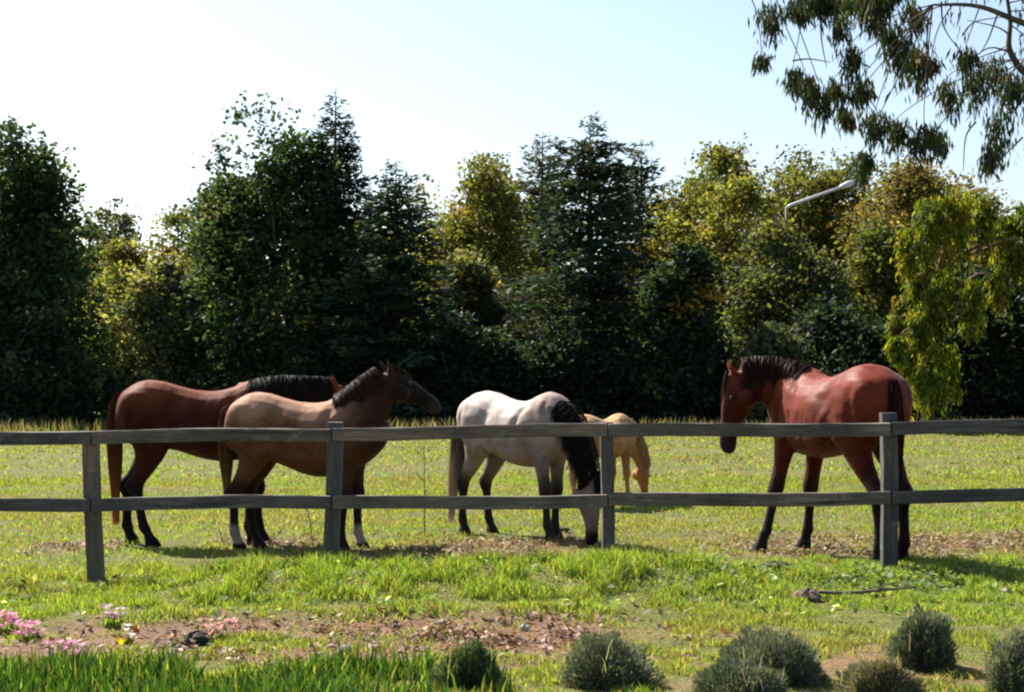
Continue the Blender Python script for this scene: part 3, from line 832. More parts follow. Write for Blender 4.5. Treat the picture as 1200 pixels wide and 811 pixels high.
    # wispy shoots standing out of the outline
    for k in range(twigs):
        q = ends_[rng.integers(len(ends_))] if k % 2 else max((ends_[j] for j in rng.integers(0, len(ends_), 3)), key=lambda e_: e_[2])
        if q[2] < H * .5: continue
        dv = Vector(q) - Vector((0, 0, H * .45)); dv.normalize(); dv = (dv + Vector((rng.normal(0, .25), rng.normal(0, .25), .7))).normalized()
        L = rng.uniform(.5, 1.1) * (H / 8); s0 = Vector(q); e = s0 + dv * L
        tb.tube([s0, s0.lerp(e, .5) + Vector((0, 0, .03)), e], [.016, .01, .004], 4)
        nl = 26; tt = rng.random(nl) ** .7
        pc = np.array(s0)[None] + np.array(e - s0)[None] * tt[:, None] + rng.normal(0, .07, (nl, 3))
        parts.append(leafquads(pc, lsize * rng.uniform(.5, .9, nl), palette(nl, cols, wts), None))
    crownmesh('crown', parts, M_leaf, o)
    link('trunk', tb.mesh('trunk'), bark or M_bark, o)
    tag(o, label, cat)
    rng = keep_
    return o
def conifer(name, label, px, ytop, hwpx, D, cols, wts, seed=1, base=.03, power=.8, dens=1., droop=.25, mat=None):
    global rng
    keep_ = rng; rng = np.random.default_rng(seed)
    o = empty(name, loc(px, D)); H = CAMZ + (HOR - ytop) / F * D; R = hwpx / F * D
    tb = MB(); rb = H * .016
    tb.tube([(0, 0, -.1), (.03, .02, H * .4), (-.02, 0, H * .75), (0, 0, H * .995)], [rb * 1.2, rb * .8, rb * .4, .008], 8)
    C, Dv, Cl, Sz = [], [], [], []
    z = H * base
    while z < H * .985:
        f = z / H
        nb = int(rng.integers(5, 9) * dens + .5) if f < .9 else 4
        for b in range(nb):
            a = rng.random() * 2 * np.pi
            lob = .75 + .5 * vnoise(math.cos(a) * 1.5 + 9 + seed, z * .9 + math.sin(a))
            L = (R * (1 - f) ** power + .12) * lob * rng.uniform(.7, 1.12)
            up = .35 * f - .12
            dirv = np.array([math.cos(a), math.sin(a), up])
            n = max(int(44 * (L / 2.0) ** .85), 8)
            t = rng.random(n) ** .65
            p = np.array([0, 0, z])[None] + dirv[None] * (L * t)[:, None]
            p[:, 2] += -droop * L * t * t * (1 - f) + .12 * L * np.clip(t - .7, 0, 1)
            sp = .10 + .22 * L * (1 - t) * t * 1.6
            side = np.array([-math.sin(a), math.cos(a), 0.])
            off = rng.normal(size=n) * sp
            p += side[None] * off[:, None]; p[:, 2] += rng.normal(size=n) * .07 - np.abs(off) * .2
            d = dirv[None] * .8 + side[None] * (np.sign(off) * .8)[:, None] + rng.normal(size=(n, 3)) * .35; d[:, 2] -= .05
            C.append(p); Dv.append(d); Cl.append(np.repeat(palette(1, cols, wts, .25), n, 0)); Sz.append(np.full(n, .5 + .5 * min(L / 1.2, 1)))
            if L > .5 and rng.random() < .5:
                e = Vector((dirv * L * .9)) + Vector((0, 0, z - droop * L * .8 * (1 - f)))
                tb.tube([(0, 0, z), Vector((dirv * L * .45)) + Vector((0, 0, z - droop * .2 * L)), e], [.018 + .01 * (1 - f), .012, .004], 4)
        z += rng.uniform(.12, .24) * (H / 9)
    C = np.concatenate(C); Dv = np.concatenate(Dv); Cl = np.concatenate(Cl); Sz = np.concatenate(Sz)
    n = len(C)
    Dv /= np.linalg.norm(Dv, axis=1, keepdims=True)
    s = np.cross(Dv, rng.normal(size=(n, 3)) * .5 + np.array([0, 0, 1.])); s /= np.linalg.norm(s, axis=1, keepdims=True) + 1e-9
    L = (rng.uniform(.12, .27, n) * Sz)[:, None]; W = (rng.uniform(.035, .07, n) * Sz)[:, None]
    co = np.stack([C - Dv * L * .5, C + s * W, C + Dv * L, C - s * W], 1).reshape(-1, 3)
    i = np.arange(n)[:, None] * 4
    fcs = np.concatenate([i + np.array([[0, 1, 2]]), i + np.array([[0, 2, 3]])], 1)
    col = np.clip(Cl * (1 + .2 * rng.normal(size=(n, 1))), .004, 1)
    crownmesh('crown', [(co, fcs, np.repeat(col, 4, 0))], mat or M_needle, o)
    link('trunk', tb.mesh('trunk'), M_bark, o)
    tag(o, label, 'tree')
    rng = keep_
    return o
DK = [(.038, .066, .028), (.05, .082, .03), (.03, .052, .026), (.11, .135, .06)]  # last, pale tone paints sun glints among the dark leaves
DKW = [3, 3, 3, 1.6]
OL = [(.10, .115, .03), (.14, .15, .034), (.07, .09, .026), (.18, .165, .045)]
YG = [(.14, .155, .034), (.18, .18, .042), (.10, .12, .03), (.21, .18, .045)]
BR = [(.14, .12, .04), (.19, .145, .05), (.10, .105, .032), (.2, .17, .045)]
PN = [(.045, .062, .032), (.06, .08, .04), (.08, .09, .048)]
CF = [(.024, .048, .033), (.034, .06, .038), (.04, .065, .032)]
SG = [(.07, .09, .05), (.10, .12, .07), (.05, .07, .035)]
# --- far row
broadleaf('broadleaf_tree', 'distant dark round-topped tree in the gap behind the lit bushes', 'tree', 150, 236, 63, 78, PN, [1, 1, 1], 8000, .1, .17, seed=3, twigs=6)
broadleaf('broadleaf_tree', 'distant grey-green tree low behind the gap beside the dark round-topped tree', 'tree', 215, 252, 67, 76, OL, [1, 1, 2, .5], 8000, .1, .17, seed=4, twigs=6)
broadleaf('broadleaf_tree', 'distant olive tree low behind the gap next to the bare grey pole', 'tree', 88, 250, 61, 74, OL, [1, 1, 2, .3], 8000, .1, .17, seed=5, twigs=6)
conifer('pine_tree', 'blue-green pine top rising behind the big dark cypress on its yellow tree side', 636, 152, 74, 68, PN, [1, 1, 1], 6, .1, .5, 1.4, .1)
conifer('pine_tree', 'blue-green pine top just behind the big dark cypress on its street lamp side', 752, 160, 70, 70, PN, [1, 1, 1], 7, .1, .5, 1.4, .1)
broadleaf('broadleaf_tree', 'far dark green tree top between the pine and the yellow poplar', 'tree', 812, 164, 85, 72, PN, [1, 1, 1], 13000, .1, .16, seed=8, twigs=14)
broadleaf('broadleaf_tree', 'yellow-green rounded tree between the spiky conifers and the dark cypress', 'tree', 560, 192, 100, 62, YG, [3, 2, 3, .5], 17000, .03, .15, 'egg', seed=9, twigs=24)
broadleaf('broadleaf_tree', 'far grey-green tree between the yellow-green rounded tree and the pine', 'tree', 596, 186, 75, 73, PN + OL, [2, 2, 2, 1, 1, 1, 0], 11000, .05, .16, 'egg', seed=60, twigs=14)
broadleaf('broadleaf_tree', 'tall yellowing poplar beside the street lamp pole', 'tree', 852, 178, 119, 67, YG, [3, 3, 3, 1], 20000, .03, .15, 'egg', seed=10, twigs=30)
broadleaf('broadleaf_tree', 'far olive tree top between the yellow poplar and the street lamp arm', 'tree', 918, 188, 75, 74, OL, [2, 2, 2, 1], 12000, .05, .15, 'egg', seed=61, twigs=18)
broadleaf('broadleaf_tree', 'olive-yellow tree with golden leaves directly behind the street lamp arm', 'tree', 972, 192, 107, 70, OL, [2, 3, 1, 2], 18000, .03, .15, 'egg', seed=11, twigs=26, accents=((.36, .2, .02), .07, .4))
broadleaf('broadleaf_tree', 'brownish green tree behind the weeping yellow-green tree', 'tree', 1085, 200, 136, 66, BR, [3, 2, 3, 1], 22000, .03, .15, 'egg', seed=12, twigs=34)
broadleaf('broadleaf_tree', 'far brown-green tree top between the golden-leaved tree and the brownish tree', 'tree', 1030, 202, 80, 74, BR + OL, [2, 1, 2, 1, 1, 1, 1, 0], 12000, .05, .15, 'egg', seed=62, twigs=18)
broadleaf('broadleaf_tree', 'olive tree seen past the weeping tree at the end of the row', 'tree', 1235, 240, 115, 66, OL, [2, 2, 1, 1], 13000, .03, .15, seed=13, twigs=12)
broadleaf('broadleaf_tree', 'olive-green tree filling the gap behind the two spiky conifers', 'tree', 452, 212, 103, 66, OL, [2, 1, 2, .3], 12000, .03, .16, 'egg', seed=14, twigs=14)
# --- middle row
broadleaf('broadleaf_tree', 'sunlit light green bushy tree behind the dark bay horse\'s rump', 'tree', 150, 286, 78, 57, OL + [(.24, .25, .07)], [1, 2, .5, 2, 4], 12000, .02, .15, 'dome', seed=15, twigs=10)  # extra pale leaf tone stands in for sunlight on the bush
broadleaf('broadleaf_tree', 'pale sunlit bush at the edge of the big twiggy tree', 'tree', 195, 312, 66, 50, SG + [(.24, .25, .08)], [1, 3, .5, 4], 12000, .02, .14, 'dome', seed=16, twigs=10)  # sunlight put into the leaf colour by the added pale tone
broadleaf('broadleaf_tree', 'dark broadleaf tree sweeping low at the end of the row by the grey pole', 'tree', 4, 152, 140, 50, DK, DKW, 24000, .02, .15, 'cone', seed=17, twigs=24)
broadleaf('broadleaf_tree', 'big dark twiggy broadleaf tree with loose shoots above the horses', 'tree', 318, 128, 112, 50, DK, DKW, 28000, .02, .14, 'dome', seed=18, twigs=46)
conifer('conifer_tree', 'taller spiky dark conifer leaning on the big twiggy tree', 393, 98, 130, 50.5, CF, [1, 1, 1], 19, .03, .9, 1.35, .25)
conifer('conifer_tree', 'shorter spiky dark conifer beside the taller spiky one', 464, 186, 125, 48, CF, [1, 1, 1], 20, .02, .8, 1.35, .25)
conifer('cypress_tree', 'big dark broad cypress with a pointed feathery top', 692, 130, 138, 50, CF + [(.05, .06, .03)], [1, 1, 1, 1.5], 21, .02, .7, 1.7, .12)
broadleaf('broadleaf_tree', 'grey-green soft bushy tree at the foot of the yellow-green rounded tree', 'tree', 560, 300, 62, 53, SG + OL, [2, 2, 2, 1, 1, 1, 1], 12000, .02, .14, 'dome', seed=22, twigs=8)
broadleaf('broadleaf_tree', 'sage-coloured shrub mass below the street lamp', 'shrub', 925, 268, 96, 54, SG + OL, [1, 2, 2, 1, 1, 1, 1], 17000, .02, .14, 'dome', seed=23, twigs=10)
broadleaf('broadleaf_tree', 'olive bushy tree between the sage shrub and the weeping tree', 'tree', 1030, 268, 72, 55, OL, [2, 1, 2, .5], 14000, .02, .14, 'dome', seed=24, twigs=10)
# --- front row, dark understorey
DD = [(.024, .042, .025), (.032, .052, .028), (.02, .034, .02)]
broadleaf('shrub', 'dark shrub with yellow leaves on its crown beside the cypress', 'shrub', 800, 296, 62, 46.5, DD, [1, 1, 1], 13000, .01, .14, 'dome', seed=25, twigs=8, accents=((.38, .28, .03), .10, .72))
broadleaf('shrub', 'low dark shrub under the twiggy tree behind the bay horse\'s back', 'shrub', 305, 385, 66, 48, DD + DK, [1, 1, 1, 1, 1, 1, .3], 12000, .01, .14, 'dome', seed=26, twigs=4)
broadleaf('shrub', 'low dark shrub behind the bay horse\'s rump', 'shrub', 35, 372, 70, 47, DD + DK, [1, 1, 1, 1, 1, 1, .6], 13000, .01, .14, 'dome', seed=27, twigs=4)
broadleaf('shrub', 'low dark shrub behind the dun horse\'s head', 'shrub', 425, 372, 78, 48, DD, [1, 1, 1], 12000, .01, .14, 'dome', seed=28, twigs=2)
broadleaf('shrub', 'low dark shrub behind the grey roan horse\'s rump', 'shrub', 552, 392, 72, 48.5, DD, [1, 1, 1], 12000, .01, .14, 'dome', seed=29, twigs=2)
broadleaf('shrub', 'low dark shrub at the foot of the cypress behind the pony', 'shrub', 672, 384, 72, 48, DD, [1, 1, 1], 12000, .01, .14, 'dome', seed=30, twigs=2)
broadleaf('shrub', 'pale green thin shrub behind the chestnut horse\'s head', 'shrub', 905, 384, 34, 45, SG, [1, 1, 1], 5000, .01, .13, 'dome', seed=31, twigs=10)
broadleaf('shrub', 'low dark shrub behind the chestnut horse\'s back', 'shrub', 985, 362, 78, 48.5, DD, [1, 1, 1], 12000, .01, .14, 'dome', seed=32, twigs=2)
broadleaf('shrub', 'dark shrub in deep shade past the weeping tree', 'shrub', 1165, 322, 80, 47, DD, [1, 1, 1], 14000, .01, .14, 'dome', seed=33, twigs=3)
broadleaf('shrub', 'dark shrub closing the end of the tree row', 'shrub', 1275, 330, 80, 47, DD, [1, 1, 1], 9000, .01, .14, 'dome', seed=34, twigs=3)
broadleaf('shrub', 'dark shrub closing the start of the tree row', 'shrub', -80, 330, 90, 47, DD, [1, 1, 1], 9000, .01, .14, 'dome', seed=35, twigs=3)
# --- wood added behind as one mass, blocks low light from the back
def added_wood():
    global rng
    keep_ = rng; rng = np.random.default_rng(77)
    n = 60000
    x = rng.uniform(-38, 42, n); y = rng.uniform(80, 92, n)
    top = 6.0 + 2.5 * fbm(x * .25, x * 0 + 2, 3)
    z = rng.random(n) ** .8 * top
    c = np.stack([x, y, z], 1)
    co, f, cl = leafquads(c, rng.uniform(.25, .5, n), palette(n, DK + OL, [2, 2, 2, 1, 1, 1, 1, .5]), None)
    me = npmesh('added_wood', co, f.ravel(), 3, cl)
    tag(link('added_wood', me, M_leaf), 'dark wood added behind the trees to block low light and fill gaps', 'wood', kind='stuff')
    rng = keep_
added_wood()

# --- weeping trees: hanging strings of narrow leaves
def strand_leaves(tops, lens, per, lsize, cols, wts, sway=.08, elong=4.2, wild=.38):
    """hanging leafy strings from given tops"""
    k = np.repeat(np.arange(len(tops)), per)
    n = len(k); t = rng.random(n)
    sw = rng.normal(size=(len(tops), 2)) * sway
    c = tops[k].copy()
    c[:, 2] -= lens[k] * t
    c[:, 0] += sw[k, 0] * t * lens[k] + rng.normal(size=n) * .035 * (lsize / .1)
    c[:, 1] += sw[k, 1] * t * lens[k] + rng.normal(size=n) * .035 * (lsize / .1)
    d = rng.normal(size=(n, 3)) * wild; d[:, 2] -= 1; d /= np.linalg.norm(d, axis=1, keepdims=True)
    s = np.cross(d, rng.normal(size=(n, 3))); s /= np.linalg.norm(s, axis=1, keepdims=True)
    L = (lsize * rng.uniform(.6, 1.25, n))[:, None]; W = L / elong * .5
    co = np.stack([c, c + d * L * .45 + s * W, c + d * L, c + d * L * .45 - s * W], 1).reshape(-1, 3)
    i = np.arange(n)[:, None] * 4
    f = np.concatenate([i + np.array([[0, 1, 2]]), i + np.array([[0, 2, 3]])], 1)
    col = palette(len(tops), cols, wts, .2)[k] * (1 + .2 * rng.normal(size=(n, 1)))
    return co, f, np.repeat(np.clip(col, .004, 1), 4, 0)
def weeping_tree():
    D = 43.0
    o = empty('weeping_tree', loc(1088, D)); ox, oy, oz = o.location
    tag(o, 'weeping tree with bright yellow-green hanging sprays by the chestnut horse', 'tree')
    tb = MB()
    def L_(px, py, dy=0): p = P(px, py, D + dy); return Vector((p.x - ox, dy, p.z - oz))
    tb.tube([(0, 0, -.1), L_(1086, 440), L_(1082, 395), L_(1092, 350), L_(1105, 300), L_(1112, 255)], [.19, .16, .14, .10, .07, .03], 9)
    # bundles of hanging sprays: px, ytop, ybot, halfwidth px
    B = [(1062, 272, 352, 18), (1092, 235, 330, 22), (1120, 225, 320, 22), (1150, 232, 330, 22), (1178, 255, 330, 20), (1060, 350, 412, 16), (1105, 318, 392, 18), (1140, 330, 398, 16), (1170, 320, 372, 14),
         (1052, 395, 432, 10), (1090, 395, 482, 28), (1070, 402, 488, 18), (1110, 408, 486, 16), (1085, 430, 492, 24), (1078, 360, 420, 16), (1096, 340, 400, 16), (1072, 320, 392, 14), (1135, 375, 392, 8), (1190, 280, 345, 14), (1100, 360, 395, 10), (1048, 372, 420, 8), (1205, 240, 330, 22), (1225, 280, 360, 20)]
    tops = []; lens = []
    for (bx, yt, yb, hw) in B:
        dy = rng.uniform(-1.3, .9); c = L_(bx, yt, dy); R = hw / F * D; Ln = (yb - yt) / F * D
        m = int(14 + hw * 1.2)
        for _ in range(m):
            a = rng.random() * 6.283; r = .72 * R * rng.random() ** .6
            tops.append((c.x + r * math.cos(a), c.y + r * math.sin(a), c.z - .4 * Ln * rng.random() ** 1.3 + .1 * Ln)); lens.append(Ln * rng.uniform(.2, .8))
        s0 = L_(1100 + (bx - 1100) * .25, max(yt - 5, 255) + 25 if yt < 340 else 385); tb.tube([s0, s0.lerp(c, .55) + Vector((0, 0, .18)), c], [.05, .03, .012], 5)
    tops = np.array(tops); lens = np.array(lens)
    cols = [(.12, .16, .016), (.20, .22, .02), (.055, .09, .016), (.22, .19, .028)]
    parts = [strand_leaves(tops, lens, 30, .2, cols, [3, 3, 3, 1], .05, 3.2)]
    crownmesh('crown', parts, M_leaf, o)
    link('trunk', tb.mesh('trunk'), M_barkred, o)
weeping_tree()
def gum_tree():
    D = 14.2
    o = empty('gum_tree', loc(1470, 15.5)); ox, oy, oz = o.location
    tag(o, 'overhanging gum tree branches with dark narrow drooping leaves against the sky', 'tree')
    def L_(px, py, d=D): p = P(px, py, d); return Vector((p.x - ox, p.y - oy, p.z - oz))
    tb = MB()
    top = Vector((-.25, -.2, 6.3))
    tb.tube([(0, 0, -.2), (.05, 0, 1.5), (-.05, -.05, 3.2), (-.1, -.1, 4.8), top, (-.2, .1, 7.8)], [.24, .2, .18, .15, .11, .05], 10)
    limbs = [[Vector((-.1, -.1, 4.6)), L_(1330, -40, 14.8), L_(1180, -75, 14.3), L_(1040, -70, 14.1), L_(930, -45, 14), L_(868, -30, 14)],
             [Vector((-.08, -.08, 4.0)), L_(1330, 60, 14.6), L_(1215, 30, 14.0), L_(1150, 6, 13.8), L_(1095, 4, 13.7)],
             [Vector((-.06, -.06, 3.6)), L_(1340, 110, 14.9), L_(1225, 95, 14.4), L_(1187, 62, 14.2), L_(1186, 20, 14.2), L_(1178, -30, 14.2)],
             [top, Vector((-1.2, .5, 7.4)), L_(1160, -200, 15.5), L_(1050, -170, 15.2)],
             [top, Vector((1.2, .4, 7.2)), Vector((2.3, .6, 6.9))], [Vector((-.05, 0, 5.2)), Vector((1., -1.2, 6.3)), Vector((1.6, -2.2, 6.2))]]
    lw = [.075, .05, .055, .06, .06, .05]
    pts = []
    for lb, w in zip(limbs, lw):
        cv = [Vector(p) for p in catmull(lb, 6)]
        n = len(cv); tb.tube(cv, [w * (1 - .82 * i / (n - 1)) for i in range(n)], 7)
        pts += cv[n // 4:]
    tw = MB()
    B = [(905, 2, 52, 13), (893, 55, 84, 4), (940, -8, 24, 18), (968, -10, 26, 14), (984, 8, 60, 8), (1000, 48, 112, 9), (1022, -10, 40, 18), (1045, 20, 88, 18), (1062, 35, 112, 16), (1078, 45, 116, 12),
         (1008, 92, 128, 12), (930, 78, 104, 7), (945, 84, 128, 13), (962, 100, 152, 10), (980, 88, 132, 8), (995, 124, 160, 10), (1027, 128, 178, 16), (1052, 138, 186, 12), (1084, 142, 196, 15), (1100, 150, 192, 12),
         (1012, 176, 216, 10), (1134, 52, 84, 10), (1113, 88, 148, 14), (1142, 74, 142, 13), (1166, 64, 118, 16), (1190, 84, 132, 14), (1172, 124, 204, 14), (1162, 168, 212, 8), (1093, 65, 80, 5), (955, -12, 10, 20), (1000, -14, 14, 20),
         (1040, -20, 15, 24), (1075, 0, 40, 12), (1215, 60, 190, 20), (1240, 20, 150, 20), (1225, -60, 60, 22), (1290, 0, 140, 24), (1350, -40, 120, 26), (870, -60, -15, 16), (1120, -70, -20, 20)]
    tops = []; lens = []; pers = []
    for (bx, yt, yb, hw) in B:
        d = D + rng.uniform(-.7, .7); c = L_(bx, yt, d); R = hw / F * d; Ln = (yb - yt) / F * d
        # feeder twig from the nearest higher limb point
        best = min(pts, key=lambda q: (q - c).length + (2.0 if q.z < c.z + .02 else 0))
        mid = best.lerp(c, .5) + Vector((rng.normal(0, .04), rng.normal(0, .04), .02 + .04 * abs(best.x - c.x)))
        cv = [Vector(p) for p in catmull([best, mid, c, c + Vector((rng.normal(0, .03), 0, -Ln * .6))], 4)]
        tw.tube(cv, list(np.linspace(.007, .002, len(cv))), 5)
        m = int(4 + hw * 1.0 + Ln * 7)
        for _ in range(m):
            a = rng.random() * 6.283; r = .85 * R * rng.random() ** .6
            tops.append((c.x + r * math.cos(a), c.y + r * math.sin(a) * 1.5, c.z - Ln * .45 * rng.random() + .1 * Ln)); lens.append(Ln * rng.uniform(.25, .85) * (1 - .45 * (r / R) ** 2))
    for k in range(150):        # crown outside the frame
        q = pts[rng.integers(len(pts))]
        if q.x < -3.3: continue
        tops.append((q.x + rng.normal(0, .5), q.y + rng.normal(0, .6), max(q.z, 5.6) + rng.normal(0, .4))); lens.append(rng.uniform(.3, .9))
    # bare fine twigs drooping
    for (a, b, c2) in (((963, 10), (964, 45), (970, 78)), ((1008, 95), (1022, 118), (1030, 130)), ((1190, 62), (1160, 55), (1128, 80)), ((1145, 142), (1133, 160), (1130, 200)), ((1172, 12), (1160, 45), (1150, 62)),
                       ((930, 70), (950, 68), (975, 72)), ((1105, 0), (1108, 30), (1124, 55)), ((1090, 20), (1088, 50), (1092, 70)), ((1186, 40), (1170, 30), (1135, 22)), ((1200, 160), (1185, 175), (1170, 190)), ((1130, 40), (1145, 24), (1182, 18))):
        cv = [Vector(p) for p in catmull([L_(*a), L_(*b), L_(*c2)], 5)]
        tw.tube(cv, list(np.linspace(.010, .003, len(cv))), 5)
    tops = np.array(tops); lens = np.array(lens)
    cols = [(.04, .06, .026), (.06, .08, .025), (.028, .045, .024), (.10, .085, .025)]
    crownmesh('crown', [strand_leaves(tops, lens, 17, .105, cols, [3, 2, 3, .6], .09, 5.6, .26)], M_gum, o)
    link('trunk', tb.mesh('trunk'), M_bark, o)
    link('twigs', tw.mesh('twigs'), M_bark, o)['kind'] = 'stuff'
gum_tree()

# ================================================================== STREET LAMP, POLE
def street_lamp():
    D = 60.5
    b = loc(922, D); o = empty('street_lamp', b)
    tag(o, 'white street lamp arm on a thin grey pole rising out of the trees', 'street lamp')
    H = P(922, 243, D).z - b[2]
    m = MB(); m.tube([(0, 0, -.3), (0, 0, 1.0), (0, 0, H * .6), (0, 0, H)], [.08, .08, .055, .04], 10); link('pole', m.mesh('pole'), M_pole, o)
    e = P(986, 219, D); L = e.x - b[0]; dz = e.z - b[2] - H
    m = MB(); m.tube([(0, 0, H - .03), (L * .08, 0, H + dz * .12), (L * .5, 0, H + dz * .52), (L, 0, H + dz)], [.06, .06, .055, .05], 8); link('arm', m.mesh('arm'), M_lamp, o)
    dv = Vector((L, 0, dz)).normalized()
    s = Vector((L, 0, H + dz)); m = MB()
    m.tube([s - dv * .05, s + dv * .05, s + dv * .3, s + dv * .5, s + dv * .56], [.06, .10, .13, .09, .02], 10); link('lamp_head', m.mesh('lamp_head'), M_lamp, o)
street_lamp()
m = MB(); hh = P(104, 258, 71).z; m.tube([(0, 0, -.3), (0, 0, hh * .5), (.02, 0, hh * .97), (.02, 0, hh)], [.10, .085, .06, .03], 9)
o = link('utility_pole', m.mesh('utility_pole'), M_twig); o.location = loc(104, 71); tag(o, 'thin bare grey pole in the gap behind the lit bushes', 'pole')

# ================================================================== LAVENDER SHRUBS
def lavender(label, px, py_base, wpx, hpx, seed, cols, wts):
    global rng
    keep_ = rng; rng = np.random.default_rng(seed)
    g = G(px, py_base); s = F / g.y
    o = empty('lavender_shrub', (g.x, g.y, g.z - .01)); R = wpx / 2 / s; H = hpx / s * .9
    tag(o, label, 'shrub', None)
    n = 11000
    u = rng.random(n); a = rng.random(n) * 2 * np.pi
    th = np.arccos(1 - u * .98)                   # angle from up
    lob = .92 + .48 * (fbm(np.cos(a) * th * 1.7 + seed, np.sin(a) * th * 1.7 + 4, 3) - .5) * 2
    dr = np.stack([np.sin(th) * np.cos(a), np.sin(th) * np.sin(a), np.cos(th)], 1)
    ln = (.55 + .47 * rng.random(n) ** .6) * lob
    tip = dr * np.array([R, R * .95, H])[None] * ln[:, None]; tip[:, 2] += .02
    d = dr * np.array([1, 1, 1.])[None] + rng.normal(size=(n, 3)) * .22; d[:, 2] += .35; d /= np.linalg.norm(d, axis=1, keepdims=True)
    L = rng.uniform(.018, .05, n)[:, None]
    sd = np.cross(d, rng.normal(size=(n, 3))); sd /= np.linalg.norm(sd, axis=1, keepdims=True); W = rng.uniform(.0018, .004, n)[:, None]
    bse = tip - d * L
    bse[:, 2] = np.maximum(bse[:, 2], -.02)
    co = np.stack([bse, bse * .45 + tip * .55 + sd * W, tip, bse * .45 + tip * .55 - sd * W], 1).reshape(-1, 3)
    i = np.arange(n)[:, None] * 4; f = np.concatenate([i + np.array([[0, 1, 2]]), i + np.array([[0, 2, 3]])], 1)
    col = palette(n, cols, wts, .22)
    crownmesh('foliage', [(co, f, np.repeat(col, 4, 0))], M_needle, o)
    # woody inside: many short stems
    tb = MB()
    for k in range(46):
        a_ = rng.random() * 6.283; t_ = math.acos(1 - rng.random() * .9)
        e = Vector((math.sin(t_) * math.cos(a_) * R * .85, math.sin(t_) * math.sin(a_) * R * .85, math.cos(t_) * H * .85 + .02))
        tb.tube([(rng.normal(0, .015), rng.normal(0, .015), -.03), e * .5 + Vector((0, 0, .02)), e], [.007, .005, .002], 4)
    link('stem', tb.mesh('stem'), M_twig, o)
    # a few dry flower stalks
    n2 = 16; a = rng.random(n2) * 6.283; r = rng.random(n2) ** .5 * .9
    bx = R * r * np.cos(a); by = R * r * np.sin(a); zb = H * np.sqrt(np.clip(1 - r * r, .05, 1)) * .8
    hh_ = rng.uniform(.06, .15, n2)
    me = blades('flower_stalk', bx, by, hh_, np.full(n2, .004), palette(n2, [(.33, .29, .2), (.22, .2, .2), (.4, .34, .2)], [1, 1, 1]), .5, z=zb)
    link('flower_stalk', me, M_grass, o)['kind'] = 'stuff'
    rng = keep_
LV = [(.14, .165, .125), (.10, .13, .09), (.2, .22, .18), (.08, .11, .06)]
LG = [(.11, .155, .075), (.08, .125, .055), (.16, .2, .11), (.07, .10, .045)]
LB = [(.22, .20, .12), (.11, .13, .085), (.16, .16, .11), (.28, .24, .15)]
lavender('small rounded green lavender clump beside the reddish fallen leaves', 549, 804, 90, 56, 201, LG, [2, 2, 1, 2])
lavender('wide grey-green lavender mound standing alone beside the small green clump', 711, 801, 124, 66, 202, LV, [3, 2, 2, 1])
lavender('dark low lavender mound in front of the tall spreading lavender', 868, 822, 118, 58, 203, LV, [2, 3, 1, 2])
lavender('spreading grey lavender mound just behind the dark low one', 902, 796, 132, 70, 204, LV, [3, 2, 2, 1])
lavender('sparse straw-tipped lavender between the spreading mound and the peaked bush', 1028, 818, 104, 56, 205, LB, [2, 2, 2, 1])
lavender('tall peaked blue-green lavender bush nearest the stick', 1080, 781, 92, 78, 206, LV, [2, 3, 1, 2])
lavender('silvery lavender bush at the end of the lavender row', 1192, 812, 88, 84, 207, LV, [3, 1, 3, 1])

# ================================================================== PINK FLOWERS, STICK, CLODS, WEEDS
def pink_clump(label, px, py, wpx, n, col, seed):
    global rng
    keep_ = rng; rng = np.random.default_rng(seed)
    g = G(px, py); s = F / g.y; R = wpx / 2 / s
    o = empty('pink_flower', (g.x, g.y, g.z)); tag(o, label, 'flower')
    a = rng.random(n) * 6.283; r = rng.random(n) ** .5 * R
    cx_, cy_ = r * np.cos(a), r * np.sin(a) * .7; hz = rng.uniform(.03, .11, n)
    P_, C_ = [], []
    for j in range(n):
        base = np.array([cx_[j], cy_[j], hz[j]]); k = 6
        for q in range(k):
            b = q / k * 6.283 + rng.random(); tl = rng.uniform(.2, .9)
            d = np.array([math.cos(b), math.sin(b), tl]); d /= np.linalg.norm(d); sd = np.array([-math.sin(b), math.cos(b), 0])
            L = rng.uniform(.025, .045)
            P_ += [base, base + d * L * .6 + sd * L * .3, base + d * L, base + d * L * .6 - sd * L * .3]
            cc = np.array(col) * rng.uniform(.75, 1.2); C_ += [cc] * 4
    P_ = np.array(P_); nq = len(P_) // 4; i = np.arange(nq)[:, None] * 4
    f = np.concatenate([i + np.array([[0, 1, 2]]), i + np.array([[0, 2, 3]])], 1)
    link('petal', npmesh('petal', P_, f.ravel(), 3, np.clip(np.array(C_), 0, 1)), M_petal, o)['kind'] = 'stuff'
    link('stalk', blades('stalk', cx_, cy_, hz, np.full(n, .006), palette(n, [(.12, .18, .04)], [1]), .1, z=np.full(n, -.02)), M_grass, o)['kind'] = 'stuff'
    nl = 40; al = rng.random(nl) * 6.283; rl = rng.random(nl) ** .5 * R * 1.2
    link('leaf', blades('leaf', rl * np.cos(al), rl * np.sin(al) * .7, rng.uniform(.04, .1, nl), np.full(nl, .014), palette(nl, FRESH[:3], [1, 1, 1]), 1.0, z=np.full(nl, -.02)), M_grass, o)['kind'] = 'stuff'
    rng = keep_
PK = (.66, .27, .42)
pink_clump('bright pink flower cluster at the upper end of the earth strip', 4, 732, 42, 26, PK, 301)
pink_clump('pink flower cluster midway between the bright pink one and the one over the lush blades', 32, 750, 34, 20, PK, 302)
pink_clump('pink flower cluster on the edge above the lush green blades', 78, 776, 42, 24, (.62, .29, .44), 303)
pink_clump('pale mauve-pink flower cluster in front of the fence post by the bay horse\'s tail', 133, 724, 28, 14, (.56, .38, .46), 304)
pink_clump('dusty pink flower cluster beside the black clod', 262, 748, 46, 20, (.6, .33, .29), 305)
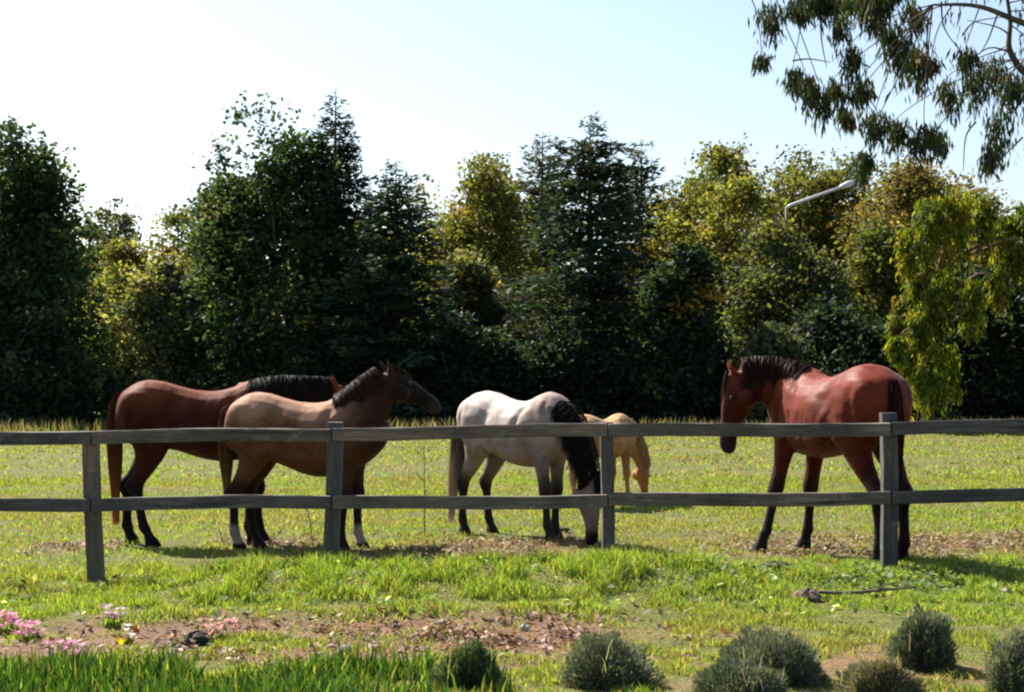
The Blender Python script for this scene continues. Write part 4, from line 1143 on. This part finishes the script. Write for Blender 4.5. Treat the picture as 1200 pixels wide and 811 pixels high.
pink_clump('small white-pink blossom above the yellow bloom', 150, 754, 14, 4, (.7, .6, .58), 306)
g = G(143, 778); o = empty('yellow_flower', g); tag(o, 'single yellow bloom among the lush green blades', 'flower')
pp = []; 
for q in range(5):
    b = q * 1.2566; d = Vector((math.cos(b) * .5, math.sin(b) * .5, .8)); sd = Vector((-math.sin(b), math.cos(b), 0)); c = Vector((0, 0, .10))
    pp += [c, c + d * .035 + sd * .014, c + d * .06, c + d * .035 - sd * .014]
i = np.arange(5)[:, None] * 4
link('petal', npmesh('petal', np.array([tuple(v) for v in pp]), np.concatenate([i + np.array([[0, 1, 2]]), i + np.array([[0, 2, 3]])], 1).ravel(), 3, np.tile((.75, .45, .02), (20, 1))), M_petal, o)
link('stalk', blades('stalk', np.zeros(1), np.zeros(1), np.array([.1]), np.array([.006]), np.array([[.12, .2, .04]]), .05, z=np.array([-.01])), M_grass, o)

def lump(name, label, cat, px, py, w, d, h, mat, seed):
    r = np.random.default_rng(seed); g = G(px, py)
    V = []; Fc = []; nr, ns = 7, 12
    for i in range(nr):
        t = i / (nr - 1) * math.pi
        for k in range(ns):
            a = k / ns * 6.283; q = 1 + .5 * (float(fbm(np.cos(a) * 1.4 + seed, np.cos(t) * 1.4 + np.sin(a), 3)) - .5) * 2
            V.append((w / 2 * math.sin(t) * math.cos(a) * q, d / 2 * math.sin(t) * math.sin(a) * q, h * .35 + h * .65 * math.cos(t) * q))
    for i in range(nr - 1):
        for k in range(ns):
            Fc.append((i * ns + k, (i + 1) * ns + k, (i + 1) * ns + (k + 1) % ns, i * ns + (k + 1) % ns))
    me = bpy.data.meshes.new(name); me.from_pydata(V, [], Fc); me.update()
    o = link(name, me, mat); o.location = g; tag(o, label, cat); return o
M_dark = plainmat('dark_clod', (.018, .016, .015), .9, 0, .4, 30)
lump('earth_clod', 'brown clod of earth at the end of the stick', 'clod', 946, 703, .19, .16, .075, M_clod, 1)
lump('earth_clod', 'small black clod on the bare earth strip', 'clod', 231, 754, .15, .12, .075, M_dark, 2)
lump('dung_pile', 'small dark dropping in the grass before the grey roan horse\'s muzzle', 'dung', 655, 624, .2, .15, .07, M_clod, 3)
lump('dung_pile', 'dark flat dropping by the chestnut horse\'s front hoof', 'dung', 908, 667, .30, .18, .06, M_dark, 4)
lump('earth_clod', 'reddish clod half sunk in the bright bank grass', 'clod', 497, 698, .12, .1, .10, M_clod, 5)
for k, (px, py, w) in enumerate(((405, 762, .07), (465, 735, .06), (520, 733, .08), (615, 738, .07), (648, 741, .06))):
    lb = ['pale stone on the earth strip beside the black clod\'s side of the fallen leaves', 'pale stone in the upper edge of the fallen leaves', 'pale stone in the middle of the fallen leaves', 'pale stone at the lavender end of the fallen leaves', 'last pale stone past the fallen leaves by the grass'][k]
    lump('pale_stone', lb, 'stone', px, py, w, w * .8, w * .55, M_stone, 10 + k)
m = MB(); a = G(958, 702); b = G(1072, 698); L = b - a
m.tube([(0, 0, .05), tuple(L * .3 + Vector((0, 0, .035))), tuple(L * .65 + Vector((0, .02, .045))), tuple(L + Vector((0, 0, .06)))], [.013, .012, .010, .006], 7)
o = empty('stick', a); tag(o, 'thin grey fallen stick lying in the grass beside the brown clod', 'stick'); link('stem', m.mesh('stem'), M_twig, o)
m = MB(); m.tube([tuple(L * .6 + Vector((0, 0, .045))), tuple(L * .72 + Vector((0, .05, .09)))], [.006, .003], 5); link('side_twig', m.mesh('side_twig'), M_twig, o)
# standing dead weed stalk behind the fence
def weed(label, px, py, ytop, lean, n):
    g = G(px, py); o = empty('weed_stalk', g); tag(o, label, 'weed')
    h = (py - ytop) / F * g.y; m = MB()
    m.tube([(0, 0, -.03), (-lean * .4, 0, h * .5), (-lean, 0, h)], [.006, .0045, .002], 6); link('stem', m.mesh('stem'), M_twig, o)
    for k in range(n):
        m = MB()
        t = random.uniform(.3, .95); s = Vector((-lean * t, 0, h * t)); m.tube([s, s + Vector((random.uniform(-.09, .09), random.uniform(-.05, .05), .06))], [.004, .002], 4)
        link('side_shoot', m.mesh('side_shoot'), M_twig, o)
weed('bent dead weed stalk beside the dun horse\'s belly by the post', 368, 640, 588, .07, 4)
weed('tall thin dead weed stalk behind the rail before the dun horse\'s head', 498, 628, 490, .01, 7)
